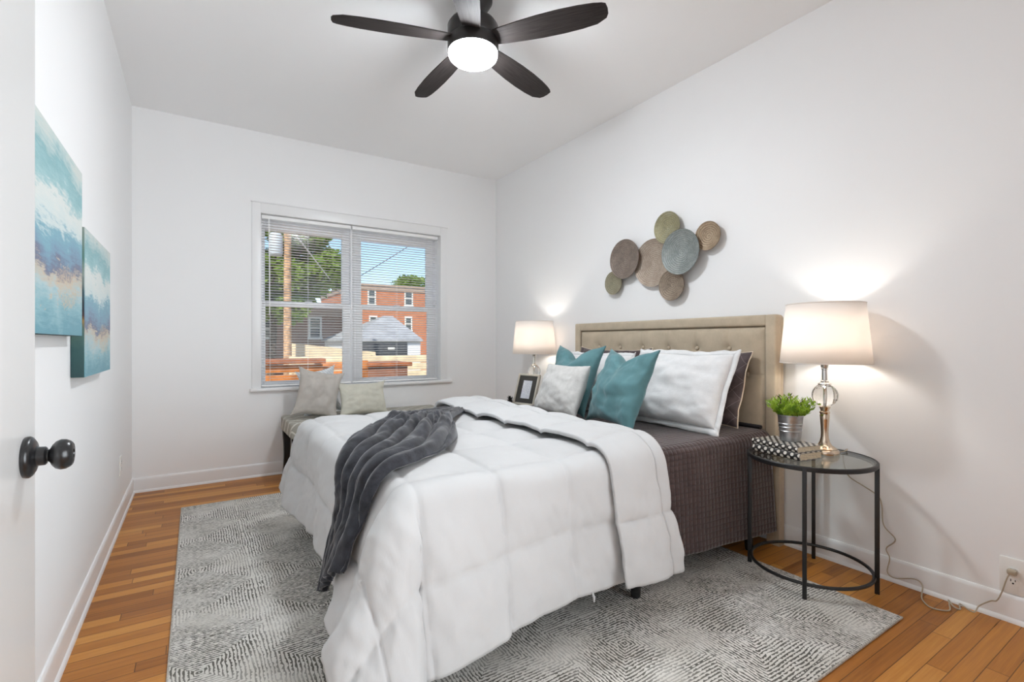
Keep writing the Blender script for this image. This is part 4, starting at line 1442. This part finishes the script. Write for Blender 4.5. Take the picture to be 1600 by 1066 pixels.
ext_building((14, 34, GZ), 'sunlit red brick house seen through the right hand window', 9.0, 22., 34., 44., 5.0, m_brick,
             [(10.10, 10.50, 3.73, 4.72), (12.75, 13.22, 3.78, 4.72), (12.78, 13.16, 2.0, 2.82), (10.2, 10.6, 1.8, 2.8), (16, 16.5, 3.75, 4.7)])
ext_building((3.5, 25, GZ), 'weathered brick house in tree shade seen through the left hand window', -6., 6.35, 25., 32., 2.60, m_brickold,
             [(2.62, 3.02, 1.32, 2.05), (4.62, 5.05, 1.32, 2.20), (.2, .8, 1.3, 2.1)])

_h2 = bpy.data.objects['brick_building.001']
B(_h2.location).tube([(6.2, 24.95, 2.2), (6.2, 24.95, 3.32)], .03, 8).done('service_mast', m_frameext, _h2)

# garage with a hipped roof
gar = thing('garage', (5.4, 18, GZ), 'small detached garage with grey hipped roof and dark door', 'garage'); o = gar.location
gx0, gx1, gy0, gy1 = 4.75, 7.36, 18., 22.5
B(o).box(gx0, gx1, gy0, gy1, GZ, 1.16).done('wall', m_garagewall, gar, smooth=False)
e = .12
rv = [(gx0 - e, gy0 - e, 1.18), (gx1 + .05, gy0 - e, 1.18), (gx1 + .05, gy1 + e, 1.18), (gx0 - e, gy1 + e, 1.18), (6.50, 19.9, 2.16), (6.92, 19.9, 2.16),
      (gx0 - e, gy0 - e, 1.10), (gx1 + .05, gy0 - e, 1.10), (gx1 + .05, gy1 + e, 1.10), (gx0 - e, gy1 + e, 1.10)]
B(o).raw(rv, [(0, 1, 5, 4), (1, 2, 5), (2, 3, 4, 5), (3, 0, 4), (0, 6, 7, 1), (1, 7, 8, 2), (2, 8, 9, 3), (3, 9, 6, 0), (6, 9, 8, 7)]).done('roof', m_roofshingle, gar, smooth=False)
b = B(o)
for k in range(4):
    b.box(4.95, 6.82, gy0 - .03, gy0 + .02, GZ + .02 + k * .52, GZ + .50 + k * .52, .01)
gd = b.done('overhead_door', m_garagedoor, gar)
B(o).box(6.05, 6.32, gy0 - .045, gy0 - .028, .80, .88, .005).done('handle', m_frameext, gd)

# yard fences
def board_fence(loc, label, x0, x1, y, zt, n, bh, gap, mat, post_every, cap=True, capmat=None):
    root = thing('board_fence', loc, label, 'fence'); o = root.location
    b = B(o)
    for k in range(n):
        z = zt - .05 - k * (bh + gap)
        b.box(x0, x1, y - .012, y + .012, z - bh, z, .003)
    b.done('boards', mat, root)
    x = x0
    while x <= x1 + .01:
        B(o).box(x - .045, x + .045, y + .013, y + .10, GZ, zt - .03, .005).done('post', mat, root)
        x += post_every
    if cap: B(o).box(x0 - .03, x1 + .03, y - .09, y + .11, zt - .03, zt + .045, .006).done('cap_rail', capmat or mat, root)
    return root


board_fence((1.0, 8, GZ), 'orange stained board railing outside the left hand window', -1.6, 1.66, 8., .78, 11, .115, .03, m_orangewood, 1.6, True, m_orangedark)
board_fence((2.1, 8.25, GZ), 'lower orange board fence beyond the railing cap', 1.70, 2.42, 8.25, .80, 11, .125, .02, m_orangewood, .7, False)
board_fence((5.5, 11.5, GZ), 'long cream board fence in front of the garage', 1.75, 9.2, 11.5, .80, 9, .17, .015, m_creamwood, 1.8, False)
lean_ = thing('low_wall', (2.6, 13.6, GZ), 'sunlit sloping cream wall beyond the utility pole', 'wall')
B(lean_.location).raw([(2.05, 13.5, GZ), (4.2, 13.5, GZ), (4.2, 13.5, .80), (2.05, 13.5, 1.05), (2.05, 13.75, GZ), (4.2, 13.75, GZ), (4.2, 13.75, .80), (2.05, 13.75, 1.05)],
                      [(0, 1, 2, 3), (4, 7, 6, 5), (3, 2, 6, 7), (0, 3, 7, 4), (1, 5, 6, 2)]).done('wall_body', m_creamwood, lean_, smooth=False)
shed = thing('storage_bin', (2.95, 9.3, GZ), 'brown lidded bin outside the right hand window', 'storage bin'); o = shed.location
B(o).box(2.60, 3.42, 9.0, 9.7, GZ, .62, .01).done('body', m_brownbox, shed)
B(o).box(2.56, 3.50, 8.95, 9.75, .62, .69, .012).done('lid', m_orangedark, shed)

# utility pole with transformer
pole = thing('utility_pole', (1.885, 13, GZ), 'wooden utility pole carrying a grey transformer', 'utility pole'); o = pole.location
B(o).tube([(1.885, 13, GZ), (1.885, 13, 3.), (1.885, 13, 6.5)], [.10, .085, .075], 14).done('mast', m_pole, pole)
B(o).box(1.0, 2.8, 12.86, 12.95, 5.7, 5.82, .01).done('crossarm', m_pole, pole)
B(o).lathe([(.14, 3.16), (.155, 3.20), (.155, 3.62), (.12, 3.68), (.03, 3.72)], (1.62, 12.98, 0), 24).done('transformer', m_transformer, pole)


def cable(pts, r, mat, label):
    q = []
    a, b_, sag_ = Vector(pts[0]), Vector(pts[1]), pts[2]
    for k in range(25):
        f = k / 24
        p = a.lerp(b_, f); p.z -= sag_ * 4 * f * (1 - f); q.append(p - a)
    o_ = B().tube(q, r, 6).done('overhead_cable', mat); o_.location = a
    return tag(o_, label, 'cable')


cable(((1.95, 12.98, 3.85), (6.2, 25.0, 3.28), .0), .020, m_cable, 'thick pale cable running down from the utility pole')
cable(((5.55, 20, 3.72), (9.6, 20, 6.6), .04), .014, m_cableblack, 'thin black cable slanting across the blue sky')


# trees
def tree(name_lab, x, y, zc, rx, rz_, n, seed, leaf=.22, trunk=.16, blobs=26, mat=m_tree):
    root = thing('tree', (x, y, GZ), name_lab, 'tree'); o = root.location
    rnd = random.Random(seed)
    b = B(o)
    b.tube([(x, y, GZ), (x + .1, y, (GZ + zc) / 2), (x, y, zc)], [trunk, trunk * .8, trunk * .4], 10)
    for k in range(7):
        a = rnd.uniform(0, 2 * PI)
        b.tube([(x, y, zc - rz_ * .5 + k * .1), (x + math.cos(a) * rx * .4, y + math.sin(a) * rx * .4, zc + .1), (x + math.cos(a) * rx * .75, y + math.sin(a) * rx * .7, zc + rz_ * rnd.uniform(-.2, .5))], [trunk * .4, trunk * .25, .02], 7)
    b.done('trunk', m_bark, root)
    cs = []
    for k in range(blobs):
        while True:
            p = Vector((rnd.uniform(-1, 1), rnd.uniform(-1, 1), rnd.uniform(-1, 1)))
            if .15 < p.length < .95: break
        cs.append((p, rnd.uniform(.18, .38)))
    vs, fs = [], []
    for i in range(n):
        c, rr = rnd.choice(cs)
        d = Vector((rnd.gauss(0, 1), rnd.gauss(0, 1), rnd.gauss(0, 1))).normalized() * rr * rnd.uniform(.6, 1)
        p = c + d
        p = Vector((x + p.x * rx, y + p.y * rx, zc + p.z * rz_))
        a1 = Vector((rnd.gauss(0, 1), rnd.gauss(0, 1), rnd.gauss(0, .5))).normalized(); a2 = a1.cross(Vector((rnd.gauss(0, 1), rnd.gauss(0, 1), rnd.gauss(0, 1)))).normalized()
        L_ = leaf * rnd.uniform(.6, 1.2); k = len(vs)
        vs += [p - a1 * L_, p + a2 * L_ * .45, p + a1 * L_, p - a2 * L_ * .45]; fs.append((k, k + 1, k + 2, k + 3))
    B(o).raw(vs, fs).done('foliage', mat, root, smooth=False)
    return root


tree('big leafy green tree filling the upper left window', 2.5, 21.5, 4.5, 2.75, 2.6, 15000, 4, .20, .16, 44)
tree('small green treetop above the roof of the brick house', 19.2, 48, 6.4, 3.0, 1.35, 2500, 8, .30)
